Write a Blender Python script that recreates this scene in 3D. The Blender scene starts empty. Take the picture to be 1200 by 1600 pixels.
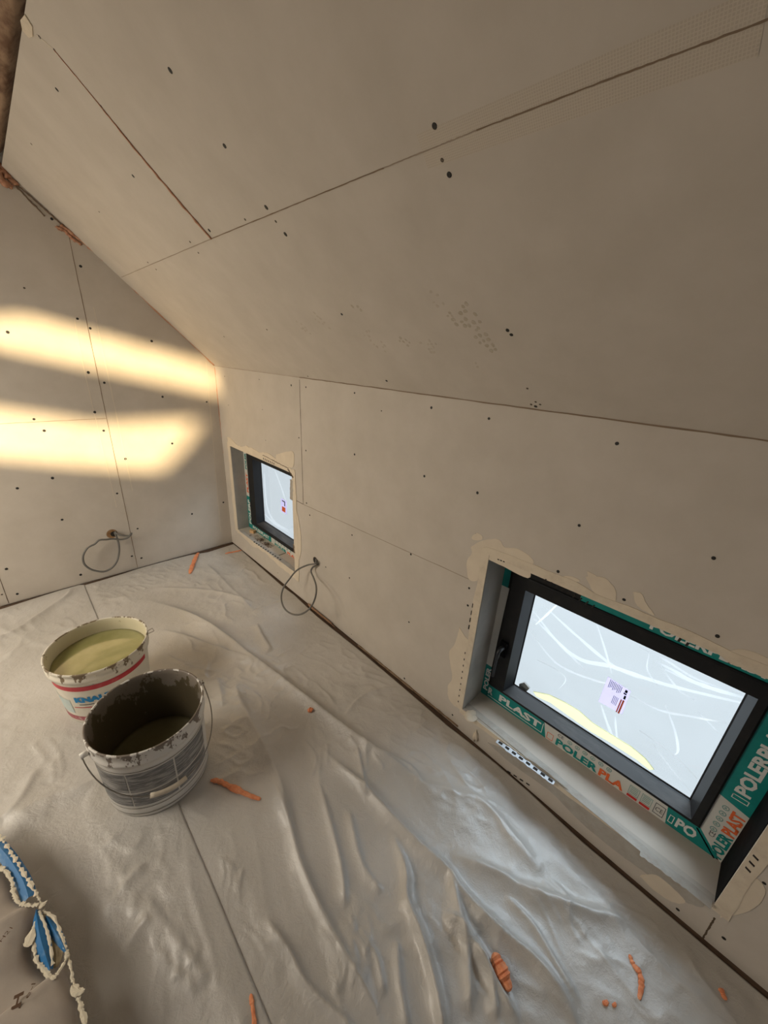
import bpy, bmesh, math, random
import numpy as np
from mathutils import Vector, Matrix
from mathutils.geometry import tessellate_polygon
random.seed(7)
SC = bpy.context.scene
COL = SC.collection
PI = math.pi

# ------------------------------------------------------------------ camera
# world: X towards the knee wall, Y towards the gable wall, Z up, metres
CAM = Vector((0.0, 0.0, 1.45)); FPX = 602.15
RX = Vector((0.7193452, -0.22003277, 0.65888395))   # world X seen in camera axes (right, down, forward)
RY = Vector((-0.69242782, -0.30297948, 0.65478787))
RZ = Vector((0.05555352, -0.92724809, -0.37030365))
cam_d = bpy.data.cameras.new('camera'); cam = bpy.data.objects.new('camera', cam_d); COL.objects.link(cam)
right = Vector((RX[0], RY[0], RZ[0])); down = Vector((RX[1], RY[1], RZ[1])); fwd = Vector((RX[2], RY[2], RZ[2]))
m = Matrix.Identity(4)
for i in range(3):
    m[i][0] = right[i]; m[i][1] = -down[i]; m[i][2] = -fwd[i]; m[i][3] = CAM[i]
cam.matrix_world = m
cam_d.sensor_fit = 'VERTICAL'; cam_d.sensor_height = 24.0; cam_d.lens = 24.0 * FPX / 1600.0
cam_d.clip_start = 0.02
SC.camera = cam

# ------------------------------------------------------------------ exposure, sky, sun, added area lights
SC.view_settings.view_transform = 'Standard'; SC.view_settings.look = 'None'
SC.view_settings.exposure = 0.10; SC.view_settings.gamma = 1.0
SC.view_settings.use_curve_mapping = False
SKY = 1.0
SUN_E = 12.0
FILL_UPPER_LEFT = 34.0
FILL_REAR = 2.5
FILL_LOW_LEFT = 8.0
OUTSIDE = 100.0
w = bpy.data.worlds.new('sky'); SC.world = w; w.use_nodes = True
nt = w.node_tree; nt.nodes.clear()
o_ = nt.nodes.new('ShaderNodeOutputWorld'); bg = nt.nodes.new('ShaderNodeBackground')
tc = nt.nodes.new('ShaderNodeTexCoord'); sp = nt.nodes.new('ShaderNodeSeparateXYZ'); cr = nt.nodes.new('ShaderNodeValToRGB')
mr = nt.nodes.new('ShaderNodeMapRange'); mr.inputs[1].default_value = -1; mr.inputs[2].default_value = 1
nt.links.new(tc.outputs['Generated'], sp.inputs[0]); nt.links.new(sp.outputs[2], mr.inputs[0])
nt.links.new(mr.outputs[0], cr.inputs[0]); nt.links.new(cr.outputs[0], bg.inputs[0]); nt.links.new(bg.outputs[0], o_.inputs[0])
cr.color_ramp.elements[0].position = 0.0; cr.color_ramp.elements[0].color = (0.50, 0.54, 0.57, 1)
cr.color_ramp.elements[1].position = 0.56; cr.color_ramp.elements[1].color = (1.6, 1.66, 1.76, 1)
e = cr.color_ramp.elements.new(0.46); e.color = (0.64, 0.68, 0.72, 1)
bg.inputs[1].default_value = SKY

SUN_DIR = Vector((1.0, 1.3, -0.25)).normalized()
sd = bpy.data.lights.new('sun', 'SUN'); so = bpy.data.objects.new('sun', sd); COL.objects.link(so)
sd.energy = SUN_E; sd.color = (1.0, 0.74, 0.40); sd.angle = math.radians(2.2)
so.rotation_euler = SUN_DIR.to_track_quat('-Z', 'Y').to_euler(); so.location = (-4, -4, 4)
def area(name, loc, direction, sx, sy, energy, color):
    d = bpy.data.lights.new(name, 'AREA'); o = bpy.data.objects.new(name, d); COL.objects.link(o)
    d.shape = 'RECTANGLE'; d.size = sx; d.size_y = sy; d.energy = energy; d.color = color
    o.location = loc; o.rotation_euler = Vector(direction).to_track_quat('-Z', 'Y').to_euler()
    return o
area('upper_left_fill', (-1.65, 1.9, 1.85), (0.36, 0.02, -0.93), 1.0, 0.8, FILL_UPPER_LEFT, (1.0, 0.90, 0.76))  # added fill light under the unseen slope, no roof opening here
area('low_left_fill', (-1.15, 2.2, 0.75), (0.95, -0.05, 0.02), 0.45, 0.35, FILL_LOW_LEFT, (1.0, 0.87, 0.68))  # added warm fill, out of view, brightens the far corner; no real lamp
area('outside_fill', (2.5, 0.15, 2.3), (-1.0, 0.0, -1.35), 1.6, 1.6, OUTSIDE, (0.72, 0.86, 1.0))  # added area light out of view, boosts sky light through the large window
area('rear_fill', (-0.9, -2.12, 1.25), (0.1, 1, -0.02), 1.6, 1.3, FILL_REAR, (1.0, 0.90, 0.76))  # added weak fill from behind the camera, not a real window

# ------------------------------------------------------------------ geometry of the room
WX = 1.1145; EY = 2.81; KZ = 1.340; S = 0.94; SN = math.sqrt(1 + S * S)
LX = -2.6; RY_ = -2.2; RIDGE = (WX + LX) / 2
class Plane:
    def __init__(s, o, u, v):
        s.o = Vector(o); s.u = Vector(u).normalized(); s.v = Vector(v).normalized(); s.n = s.u.cross(s.v)
    def at(s, a, b, h=0.0): return s.o + s.u * a + s.v * b + s.n * h
    def px(s, x, y, h=0.0):                       # where the line of sight of a photo point meets this plane -> (a, b)
        d = ray(x, y); t = (s.o + s.n * h - CAM).dot(s.n) / d.dot(s.n); p = CAM + d * t - s.o
        return (p.dot(s.u), p.dot(s.v))
def ray(x, y):
    c = Vector(((x - 600) / FPX, (y - 800) / FPX, 1.0))
    return Vector((RX.dot(c), RY.dot(c), RZ.dot(c)))
KNEE = Plane((WX, 0, 0), (0, -1, 0), (0, 0, 1))
END = Plane((0, EY, 0), (1, 0, 0), (0, 0, 1))
CEIL = Plane((WX, 0, KZ), (0, -1, 0), (-1, 0, S))
FLOOR = Plane((0, 0, 0), (1, 0, 0), (0, 1, 0))

# ------------------------------------------------------------------ helpers
def mesh_obj(name, verts, faces, mats, parent=None, origin=None, smooth=False, midx=None):
    me = bpy.data.meshes.new(name)
    O = Vector(origin) if origin is not None else Vector((0, 0, 0))
    me.from_pydata([tuple(Vector(v) - O) for v in verts], [], faces)
    if not isinstance(mats, (list, tuple)): mats = [mats]
    for mt in mats: me.materials.append(mt)
    if midx: 
        for p, i in zip(me.polygons, midx): p.material_index = i
    me.validate(); me.update()
    if smooth: me.polygons.foreach_set('use_smooth', [True] * len(me.polygons))
    o = bpy.data.objects.new(name, me); COL.objects.link(o)
    if parent is not None:
        o.parent = parent
        o.location = O - world_loc(parent)
    else: o.location = O
    return o
def world_loc(o):
    v = Vector(o.location); p = o.parent
    while p is not None: v += Vector(p.location); p = p.parent
    return v
class MB:
    lift = 0
    def __init__(s): s.v = []; s.f = []; s.m = []
    def add(s, vs, fs, mi=0):
        n = len(s.v); s.v += [Vector(x) for x in vs]; s.f += [tuple(i + n for i in f) for f in fs]; s.m += [mi] * len(fs)
    def box(s, a, b, mi=0):
        x0, y0, z0 = [min(p, q) for p, q in zip(a, b)]; x1, y1, z1 = [max(p, q) for p, q in zip(a, b)]
        s.add([(x0,y0,z0),(x1,y0,z0),(x1,y1,z0),(x0,y1,z0),(x0,y0,z1),(x1,y0,z1),(x1,y1,z1),(x0,y1,z1)],
              [(0,3,2,1),(4,5,6,7),(0,1,5,4),(1,2,6,5),(2,3,7,6),(3,0,4,7)], mi)
    def slab(s, pl, pts, h0, h1, mi=0):           # polygon on a plane given thickness along its normal
        if abs(h1) < .005 and h0 < h1: MB.lift = (MB.lift + 1) % 4000; h1 += MB.lift * 6e-8
        n = len(pts)
        ar = sum(pts[i][0] * pts[(i+1) % n][1] - pts[(i+1) % n][0] * pts[i][1] for i in range(n))
        if ar < 0: pts = pts[::-1]
        vs = [pl.at(a, b, h0) for a, b in pts] + [pl.at(a, b, h1) for a, b in pts]
        tri = tessellate_polygon([[Vector((a, b, 0)) for a, b in pts]])
        fs = [tuple(i + n for i in t) for t in tri]
        fs = [f if (Vector((pts[f[1]-n][0]-pts[f[0]-n][0], pts[f[1]-n][1]-pts[f[0]-n][1], 0)).cross(
              Vector((pts[f[2]-n][0]-pts[f[0]-n][0], pts[f[2]-n][1]-pts[f[0]-n][1], 0)))).z > 0 else f[::-1] for f in fs]
        fs += [(i, (i+1) % n, (i+1) % n + n, i + n) for i in range(n)]
        s.add(vs, fs, mi)
    def prism(s, pl, pts, h0, h1, mi=0):           # closed both sides
        n = len(pts); k = len(s.v); s.slab(pl, pts, h0, h1, mi)
        s.f.append(tuple(range(k + n - 1, k - 1, -1))); s.m.append(mi)
    def tube(s, pts, r, seg=8, mi=0, cap=True, flat=None):
        pts = [Vector(p) for p in pts]; n = len(pts)
        rr = r if isinstance(r, (list, tuple)) else [r] * n
        t0 = (pts[1] - pts[0]).normalized(); up = Vector((0, 0, 1)) if abs(t0.z) < .9 else Vector((1, 0, 0))
        nx = t0.cross(up).normalized(); vs = []; fs = []
        for i in range(n):
            t = (pts[min(i+1, n-1)] - pts[max(i-1, 0)]).normalized()
            nx = (nx - t * nx.dot(t)).normalized(); ny = t.cross(nx)
            for k in range(seg):
                a = 2 * PI * k / seg
                q = nx * math.cos(a) * rr[i] + ny * math.sin(a) * rr[i]
                if flat: q.z *= flat
                vs.append(pts[i] + q)
        for i in range(n - 1):
            for k in range(seg):
                fs.append((i*seg+k, i*seg+(k+1) % seg, (i+1)*seg+(k+1) % seg, (i+1)*seg+k))
        if cap: fs += [tuple(range(seg-1, -1, -1)), tuple((n-1)*seg + k for k in range(seg))]
        s.add(vs, fs, mi)
    def lathe(s, prof, c, seg=64, mi=0, mis=None):
        vs = []; n = len(prof)
        for r, z in prof:
            for k in range(seg): vs.append((c[0] + r*math.cos(2*PI*k/seg), c[1] + r*math.sin(2*PI*k/seg), c[2] + z))
        for i in range(n - 1):
            fs = [(i*seg+k, i*seg+(k+1) % seg, (i+1)*seg+(k+1) % seg, (i+1)*seg+k) for k in range(seg)]
            if i == 0: s.add(vs, fs, mis[0] if mis else mi); base = len(s.v) - len(vs)
            else:
                s.f += [tuple(q + base for q in f) for f in fs]; s.m += [mis[i] if mis else mi] * len(fs)
    def build(s, name, mats, parent=None, origin=None, smooth=False):
        return mesh_obj(name, s.v, s.f, mats, parent, origin, smooth, s.m)
def tag(o, label=None, cat=None, group=None, kind=None):
    if label: o['label'] = label
    if cat: o['category'] = cat
    if group: o['group'] = group
    if kind: o['kind'] = kind
    return o
def empty(name, loc):
    o = bpy.data.objects.new(name, None); COL.objects.link(o); o.location = loc; o.empty_display_size = 0.05; return o
def spline(pts, n=8, closed=False):
    P = [Vector(p) for p in pts]; out = []
    for i in range(len(P) - 1):
        a = P[max(i-1, 0)]; b = P[i]; c = P[i+1]; d = P[min(i+2, len(P)-1)]
        for k in range(n):
            t = k / n
            out.append(0.5*((2*b) + (c-a)*t + (2*a-5*b+4*c-d)*t*t + (3*b-a-3*c+d)*t*t*t))
    out.append(P[-1]); return out
_rng = np.random.RandomState(3); _LAT = _rng.rand(256, 256)
def vnoise(x, y, seed=0):
    x = np.asarray(x, float) + seed * 17.31; y = np.asarray(y, float) + seed * 9.73
    xi = np.floor(x).astype(int); yi = np.floor(y).astype(int); fx = x - xi; fy = y - yi
    fx = fx*fx*fx*(fx*(fx*6-15)+10); fy = fy*fy*fy*(fy*(fy*6-15)+10)
    g = lambda a, b: _LAT[a % 256, b % 256]
    return (g(xi,yi)*(1-fx)+g(xi+1,yi)*fx)*(1-fy) + (g(xi,yi+1)*(1-fx)+g(xi+1,yi+1)*fx)*fy
def fbm(x, y, seed=0, o=4):
    s = 0; a = 0.5
    for i in range(o): s = s + a * vnoise(x * 2**i, y * 2**i, seed + i); a *= 0.5
    return s

# ------------------------------------------------------------------ materials
def mat(name, color, rough=0.8, metal=0.0, spec=0.5, noise=None, bump=None, color2=None, scale=8.0, contrast=(0.35, 0.65), coat=0, trans=0, stretch=None, detail=6):
    m = bpy.data.materials.new(name); m.use_nodes = True; nt = m.node_tree; b = nt.nodes['Principled BSDF']
    b.inputs['Base Color'].default_value = (*color, 1); b.inputs['Roughness'].default_value = rough
    b.inputs['Metallic'].default_value = metal; b.inputs['Specular IOR Level'].default_value = spec
    b.inputs['Coat Weight'].default_value = coat; b.inputs['Transmission Weight'].default_value = trans
    tc = nt.nodes.new('ShaderNodeTexCoord'); src = tc.outputs['Object']
    if stretch:
        mp = nt.nodes.new('ShaderNodeMapping'); mp.inputs['Scale'].default_value = stretch; nt.links.new(src, mp.inputs[0]); src = mp.outputs[0]
    if color2 is not None:
        n = nt.nodes.new('ShaderNodeTexNoise'); n.inputs['Scale'].default_value = scale; n.inputs['Detail'].default_value = detail
        n.inputs['Roughness'].default_value = 0.6; nt.links.new(src, n.inputs['Vector'])
        r = nt.nodes.new('ShaderNodeValToRGB'); r.color_ramp.elements[0].position = contrast[0]; r.color_ramp.elements[1].position = contrast[1]
        r.color_ramp.elements[0].color = (*color, 1); r.color_ramp.elements[1].color = (*color2, 1)
        nt.links.new(n.outputs['Fac'], r.inputs[0]); nt.links.new(r.outputs[0], b.inputs['Base Color'])
    if bump:
        bs, bst = bump
        n2 = nt.nodes.new('ShaderNodeTexNoise'); n2.inputs['Scale'].default_value = bs; n2.inputs['Detail'].default_value = 8
        nt.links.new(src, n2.inputs['Vector'])
        bp = nt.nodes.new('ShaderNodeBump'); bp.inputs['Strength'].default_value = bst; bp.inputs['Distance'].default_value = 0.005
        nt.links.new(n2.outputs['Fac'], bp.inputs['Height']); nt.links.new(bp.outputs[0], b.inputs['Normal'])
    return m
M = {}
M['board'] = mat('plasterboard', (0.50, 0.455, 0.395), 0.85, spec=0.25, color2=(0.56, 0.512, 0.452), scale=7, contrast=(0.3, 0.7), bump=(60, 0.08))
M['joint'] = mat('joint_shadow_gap', (0.10, 0.07, 0.045), 0.95)
M['joint_faint'] = mat('faint_joint', (0.34, 0.28, 0.22), 0.95)
M['paste_line'] = mat('paste_line', (0.60, 0.54, 0.45), 0.85)
M['plaster'] = mat('filler_plaster', (0.66, 0.58, 0.46), 0.75, color2=(0.55, 0.47, 0.37), scale=30, contrast=(0.45, 0.8), bump=(90, 0.25))
M['plaster_wet'] = mat('grey_filler', (0.42, 0.40, 0.36), 0.7, color2=(0.36, 0.325, 0.28), scale=25, bump=(80, 0.3))
M['patch'] = mat('smooth_filler_patch', (0.68, 0.60, 0.48), 0.7, color2=(0.62, 0.54, 0.43), scale=12)
M['bead'] = mat('galvanised_bead', (0.42, 0.44, 0.46), 0.45, 0.2)
M['slot'] = mat('bead_slot_dark', (0.02, 0.017, 0.015), 0.9)
M['screw'] = mat('black_screw', (0.012, 0.011, 0.010), 0.6)
M['screw_old'] = mat('dusty_screw', (0.09, 0.07, 0.05), 0.8)
M['foam'] = mat('pink_foam', (0.42, 0.19, 0.11), 0.9, color2=(0.52, 0.30, 0.19), scale=60, bump=(120, 0.5))
M['foam_scrap'] = mat('orange_foam', (0.72, 0.22, 0.09), 0.8, color2=(0.85, 0.36, 0.18), scale=45, bump=(150, 0.6))
M['gap'] = mat('foam_gap_edge', (0.16, 0.11, 0.07), 0.95)
M['bare'] = mat('dark_unseen_walls', (0.24, 0.17, 0.11), 0.85, color2=(0.17, 0.115, 0.07), scale=10, stretch=(1, .3, 1))  # for unseen walls, made dark brown to cut bounced light
M['gap2'] = mat('thin_gap', (0.22, 0.16, 0.11), 0.95)
M['wood'] = mat('floor_boards', (0.055, 0.032, 0.018), 0.8, color2=(0.11, 0.065, 0.04), scale=20, stretch=(6, 1, 1), bump=(40, 0.3))
M['beam'] = mat('rough_beam', (0.33, 0.22, 0.14), 0.85, color2=(0.15, 0.08, 0.045), scale=11, contrast=(0.42, 0.62), stretch=(2.2, 0.9, 1), bump=(14, 0.9))
M['black'] = mat('black_frame', (0.010, 0.0105, 0.012), 0.5, spec=.3, color2=(0.02, 0.02, 0.019), scale=20, contrast=(0.5, 0.75))
M['slate'] = mat('slate_gasket', (0.016, 0.019, 0.024), 0.5)
M['rail'] = mat('dusty_black_rail', (0.035, 0.034, 0.034), 0.5, color2=(0.12, 0.11, 0.10), scale=18, contrast=(0.5, 0.85), stretch=(1, 0.25, 1))
M['black_shade'] = mat('black_and_shade', (0.004, 0.004, 0.005), 0.8, spec=.12, bump=(20, 0.4))  # holds the near jamb's shade as colour; also used on plain black parts
M['reveal'] = mat('grey_reveal_board', (0.33, 0.325, 0.30), 0.8, color2=(0.40, 0.375, 0.34), scale=9, bump=(40, 0.2))
M['sill'] = mat('sill_board', (0.42, 0.385, 0.335), 0.75, color2=(0.48, 0.44, 0.385), scale=10, bump=(40, 0.1))
M['teal'] = mat('teal_tape', (0.0, 0.20, 0.19), 0.45, color2=(0.005, 0.26, 0.24), scale=15)
M['white_tape'] = mat('white_tape', (0.62, 0.62, 0.58), 0.45)
M['orange_ink'] = mat('orange_ink', (0.78, 0.15, 0.04), 0.5)
M['red_ink'] = mat('red_ink', (0.55, 0.03, 0.03), 0.5)
M['white_ink'] = mat('white_ink', (0.70, 0.72, 0.70), 0.5)
M['dark_ink'] = mat('dark_ink', (0.05, 0.06, 0.07), 0.5)
M['pale_ink'] = mat('pale_teal_ink', (0.22, 0.38, 0.36), 0.5)
M['lilac'] = mat('lilac_label', (0.62, 0.55, 0.72), 0.6)
M['cable'] = mat('grey_cable', (0.13, 0.125, 0.115), 0.5)
M['steel'] = mat('steel_wire', (0.30, 0.28, 0.25), 0.4, 0.8)
M['yellow'] = mat('yellow_foam_seal', (0.95, 0.85, 0.35), 0.8)
M['woodchip'] = mat('pale_wood', (0.62, 0.42, 0.22), 0.8, color2=(0.5, 0.3, 0.14), scale=40)
M['shaving'] = mat('brown_shavings', (0.10, 0.055, 0.03), 0.9)
M['stain'] = mat('dust_print', (0.40, 0.345, 0.27), 0.9, color2=(0.46, 0.41, 0.34), scale=60)
M['stain_faint'] = mat('faint_dust_print', (0.455, 0.40, 0.33), 0.9, color2=(0.50, 0.445, 0.37), scale=60)

# perforated fibre joint tape: a fine woven grid over board coloured paper
def mesh_tape_mat():
    m = mat('fibre_mesh_tape', (0.47, 0.42, 0.35), 0.85); nt = m.node_tree; b = nt.nodes['Principled BSDF']
    tc = nt.nodes.new('ShaderNodeTexCoord'); br = nt.nodes.new('ShaderNodeTexBrick'); mp = nt.nodes.new('ShaderNodeMapping')
    mp.inputs['Scale'].default_value = (1, 1, 1); nt.links.new(tc.outputs['UV'], mp.inputs[0]); nt.links.new(mp.outputs[0], br.inputs['Vector'])
    br.offset = 0; br.inputs['Scale'].default_value = 1; br.inputs['Mortar Size'].default_value = 0.0006
    br.inputs['Brick Width'].default_value = 0.0035; br.inputs['Row Height'].default_value = 0.0035
    br.inputs['Color1'].default_value = (0.47, 0.415, 0.345, 1); br.inputs['Color2'].default_value = (0.49, 0.435, 0.36, 1); br.inputs['Mortar'].default_value = (0.54, 0.485, 0.41, 1)
    nt.links.new(br.outputs['Color'], b.inputs['Base Color']); return m
M['mesh_tape'] = mesh_tape_mat()

def sheet_mat():
    m = bpy.data.materials.new('dust_sheet_film'); m.use_nodes = True; nt = m.node_tree; b = nt.nodes['Principled BSDF']
    b.inputs['Roughness'].default_value = 0.32; b.inputs['Specular IOR Level'].default_value = 0.9; b.inputs['Coat Weight'].default_value = 0.25; b.inputs['Coat Roughness'].default_value = 0.22
    tc = nt.nodes.new('ShaderNodeTexCoord')
    n = nt.nodes.new('ShaderNodeTexNoise'); n.inputs['Scale'].default_value = 3.5; n.inputs['Detail'].default_value = 8; nt.links.new(tc.outputs['Object'], n.inputs[0])
    r = nt.nodes.new('ShaderNodeValToRGB'); r.color_ramp.elements[0].position = 0.3; r.color_ramp.elements[1].position = 0.7
    r.color_ramp.elements[0].color = (0.44, 0.42, 0.385, 1); r.color_ramp.elements[1].color = (0.55, 0.53, 0.50, 1)
    nt.links.new(n.outputs[0], r.inputs[0]); nt.links.new(r.outputs[0], b.inputs['Base Color'])
    n2 = nt.nodes.new('ShaderNodeTexNoise'); n2.inputs['Scale'].default_value = 26; n2.inputs['Detail'].default_value = 9; n2.inputs['Roughness'].default_value = 0.68; n2.inputs['Distortion'].default_value = 0.35
    nt.links.new(tc.outputs['Object'], n2.inputs[0])
    bp = nt.nodes.new('ShaderNodeBump'); bp.inputs['Strength'].default_value = 0.55; bp.inputs['Distance'].default_value = 0.008
    nt.links.new(n2.outputs[0], bp.inputs['Height']); nt.links.new(bp.outputs[0], b.inputs['Normal'])
    return m
M['sheet'] = sheet_mat()

def glass_mat():
    m = bpy.data.materials.new('window_glass'); m.use_nodes = True; nt = m.node_tree; nt.nodes.clear()
    o = nt.nodes.new('ShaderNodeOutputMaterial'); mx = nt.nodes.new('ShaderNodeMixShader'); t = nt.nodes.new('ShaderNodeBsdfTransparent'); g = nt.nodes.new('ShaderNodeBsdfGlossy')
    f = nt.nodes.new('ShaderNodeFresnel'); f.inputs[0].default_value = 1.45; g.inputs['Roughness'].default_value = 0.03; t.inputs[0].default_value = (0.95, 0.97, 0.97, 1)
    ge = nt.nodes.new('ShaderNodeNewGeometry'); mu = nt.nodes.new('ShaderNodeMath'); mu.operation = 'MULTIPLY'; iv = nt.nodes.new('ShaderNodeMath'); iv.operation = 'SUBTRACT'; iv.inputs[0].default_value = 1.0
    nt.links.new(ge.outputs['Backfacing'], iv.inputs[1]); nt.links.new(iv.outputs[0], mu.inputs[0]); nt.links.new(f.outputs[0], mu.inputs[1])
    nt.links.new(mu.outputs[0], mx.inputs[0]); nt.links.new(t.outputs[0], mx.inputs[1]); nt.links.new(g.outputs[0], mx.inputs[2]); nt.links.new(mx.outputs[0], o.inputs[0]); return m
M['glass'] = glass_mat()
def film_mat(name, clear, col):
    m = bpy.data.materials.new(name); m.use_nodes = True; nt = m.node_tree; nt.nodes.clear()
    o = nt.nodes.new('ShaderNodeOutputMaterial'); mx = nt.nodes.new('ShaderNodeMixShader'); t = nt.nodes.new('ShaderNodeBsdfTransparent')
    tl = nt.nodes.new('ShaderNodeBsdfTranslucent'); tl.inputs[0].default_value = (*col, 1)
    gl = nt.nodes.new('ShaderNodeBsdfGlossy'); gl.inputs['Roughness'].default_value = 0.25; m2 = nt.nodes.new('ShaderNodeMixShader'); m2.inputs[0].default_value = 0.12
    nt.links.new(tl.outputs[0], m2.inputs[1]); nt.links.new(gl.outputs[0], m2.inputs[2])
    mx.inputs[0].default_value = 1 - clear
    nt.links.new(t.outputs[0], mx.inputs[1]); nt.links.new(m2.outputs[0], mx.inputs[2]); nt.links.new(mx.outputs[0], o.inputs[0]); return m
M['film'] = film_mat('outer_film', 0.72, (0.80, 0.83, 0.85))
M['lilac'] = film_mat('lilac_label', 0.0, (0.70, 0.60, 0.86))
M['yellow'] = film_mat('yellow_foam_seal', 0.02, (0.90, 0.87, 0.50))
M['film_fold'] = film_mat('outer_film_fold', 0.45, (0.96, 0.97, 0.98))

def bucket_mat(name, white, dirt, z0, z1, thr, extra=None):
    # paint splashes near the rim, keyed on height and noise (object space)
    m = bpy.data.materials.new(name); m.use_nodes = True; nt = m.node_tree; b = nt.nodes['Principled BSDF']; b.inputs['Roughness'].default_value = 0.5
    tc = nt.nodes.new('ShaderNodeTexCoord'); mp = nt.nodes.new('ShaderNodeMapping'); mp.inputs['Scale'].default_value = (1, 1, 0.55)
    nt.links.new(tc.outputs['Object'], mp.inputs[0])
    n = nt.nodes.new('ShaderNodeTexNoise'); n.inputs['Scale'].default_value = 28; n.inputs['Detail'].default_value = 7; n.inputs['Roughness'].default_value = 0.62; nt.links.new(mp.outputs[0], n.inputs[0])
    sx = nt.nodes.new('ShaderNodeSeparateXYZ'); nt.links.new(tc.outputs['Object'], sx.inputs[0])
    mr = nt.nodes.new('ShaderNodeMapRange'); mr.inputs[1].default_value = z0; mr.inputs[2].default_value = z1; mr.inputs[3].default_value = -0.22; mr.inputs[4].default_value = 0.14
    nt.links.new(sx.outputs[2], mr.inputs[0])
    ad = nt.nodes.new('ShaderNodeMath'); ad.operation = 'ADD'; nt.links.new(n.outputs[0], ad.inputs[0]); nt.links.new(mr.outputs[0], ad.inputs[1])
    r = nt.nodes.new('ShaderNodeValToRGB'); r.color_ramp.elements[0].position = thr; r.color_ramp.elements[1].position = thr + 0.02
    r.color_ramp.elements[0].color = (*white, 1); r.color_ramp.elements[1].color = (*dirt, 1)
    nt.links.new(ad.outputs[0], r.inputs[0]); nt.links.new(r.outputs[0], b.inputs['Base Color'])
    bp = nt.nodes.new('ShaderNodeBump'); bp.inputs['Strength'].default_value = 0.4; bp.inputs['Distance'].default_value = 0.003
    nt.links.new(ad.outputs[0], bp.inputs['Height']); nt.links.new(bp.outputs[0], b.inputs['Normal'])
    return m

# ------------------------------------------------------------------ setting: shell
st = lambda o: tag(o, kind='structure')
def dip(y):                                        # the old floor sags a little towards the near end of the room
    t = np.clip((0.95 - np.asarray(y, float)) / 1.3, 0, 1); return -0.038 * t * t * (3 - 2 * t)
ysf = [RY_ - .3, -1.0, -.5] + [-.35 + .05 * k for k in range(27)] + [EY + .13]
b = MB(); xs0, xs1 = LX - .3, WX + .19
b.add([(x, y, float(dip(y))) for y in ysf for x in (xs0, xs1)] + [(x, y, -.2) for y in ysf for x in (xs0, xs1)],
      [(2*i, 2*i+1, 2*i+3, 2*i+2) for i in range(len(ysf)-1)] + [(2*i+2*len(ysf), 2*i+2+2*len(ysf), 2*i+3+2*len(ysf), 2*i+1+2*len(ysf)) for i in range(len(ysf)-1)])
floor = st(b.build('floor', M['wood']))
W1 = dict(y0=-0.262, y1=0.578, zs=0.110, zh=0.835, depth=0.1375)
W2 = dict(y0=1.862, y1=2.673, zs=0.168, zh=0.815, depth=0.090)
b = MB(); X1 = WX + .19; ZB = .008; _ZB = 0.012; ZT = KZ
def wallbox(y0, y1, z0, z1, x0=WX, x1=X1): b.box((x0, y0, z0), (x1, y1, z1))
wallbox(RY_ - .3, W1['y0'], -.06, ZT); wallbox(W1['y1'], .95, -.06, ZT); wallbox(.95, W2['y0'], ZB, ZT); wallbox(W2['y1'], EY, ZB, ZT)
for W in (W1, W2):
    wallbox(W['y0'], W['y1'], -.06 if W is W1 else ZB, W['zs']); wallbox(W['y0'], W['y1'], W['zh'], ZT)
b.box((WX + .006, RY_ - .3, 0), (X1, EY, ZB + .001))
wall_right = st(b.build('wall_right', M['board']))
# gable end wall
b = MB(); zt = KZ + .2
b.prism(END, [(LX, ZB), (WX + .19, ZB), (WX + .19, KZ + .36), (RIDGE, KZ + .60 + S*(WX-RIDGE)), (LX, KZ)], -0.14, 0)
b.box((LX, EY + .006, 0), (WX + .19, EY + .14, ZB))
wall_back = st(b.build('wall_back', M['board']))
# ceiling boards on the near slope: from the knee wall up to the beam
def vup(x): return (WX - x) * SN / 1.0          # distance up the slope for a given world x
def cslab(bm, x0, x1, y0, y1, h0, h1): bm.prism(CEIL, [(-y1, vup(x0)), (-y0, vup(x0)), (-y0, vup(x1)), (-y1, vup(x1))], h0, h1)
b = MB(); cslab(b, WX + .25, 0.247, RY_ - .1, EY + .01, -0.02, 0.0)
cslab(b, -0.01, RIDGE - .01, RY_ - .1, EY + .1, -0.05, -0.02)
ceiling = st(b.build('ceiling', M['board']))
b = MB(); cslab(b, WX + .35, RIDGE - .1, RY_ - .2, EY + .2, -0.34, -0.28); deck = st(b.build('roof_deck', M['beam']))  # roof deck added above the boards to block outside light
# far slope with the roof window openings the evening sun comes through
LC = Plane((LX, 0, KZ), (0, 1, 0), (1, 0, S))
def back_project(u, v):
    p = END.at(*END.px(u, v)); d = -SUN_DIR; t = (LC.o - p).dot(LC.n) / d.dot(LC.n); q = p + d * t - LC.o
    return (q.dot(LC.u), q.dot(LC.v))
band1 = [(-40, 500), (40, 493), (335, 575), (350, 615), (335, 613), (0, 544), (-60, 532)]
band2 = [(-60, 630), (0, 640), (150, 664), (312, 656), (292, 690), (250, 735), (130, 727), (0, 715), (-60, 711)]
holes = [[back_project(*p) for p in bd] for bd in (band1, band2)]
LV = math.hypot(RIDGE - LX, S * (RIDGE - LX))
outer = [(RY_ - .3, -.1), (EY + .3, -.1), (EY + .3, LV), (RY_ - .3, LV)]
loops = [[Vector((a, c, 0)) for a, c in outer]] + [[Vector((a, c, 0)) for a, c in h] for h in holes]
flat = [p for l in loops for p in l]; tris = tessellate_polygon(loops)
b = MB(); b.add([LC.at(p.x, p.y) for p in flat], tris)
o = st(b.build('wall_left', M['bare']))
md = o.modifiers.new('solid', 'SOLIDIFY'); md.thickness = 0.01; md.offset = 0
b = MB(); b.box((LX - .2, RY_ - .3, 0), (LX, EY + .3, KZ)); st(b.build('wall_far_left', M['bare']))
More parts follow.
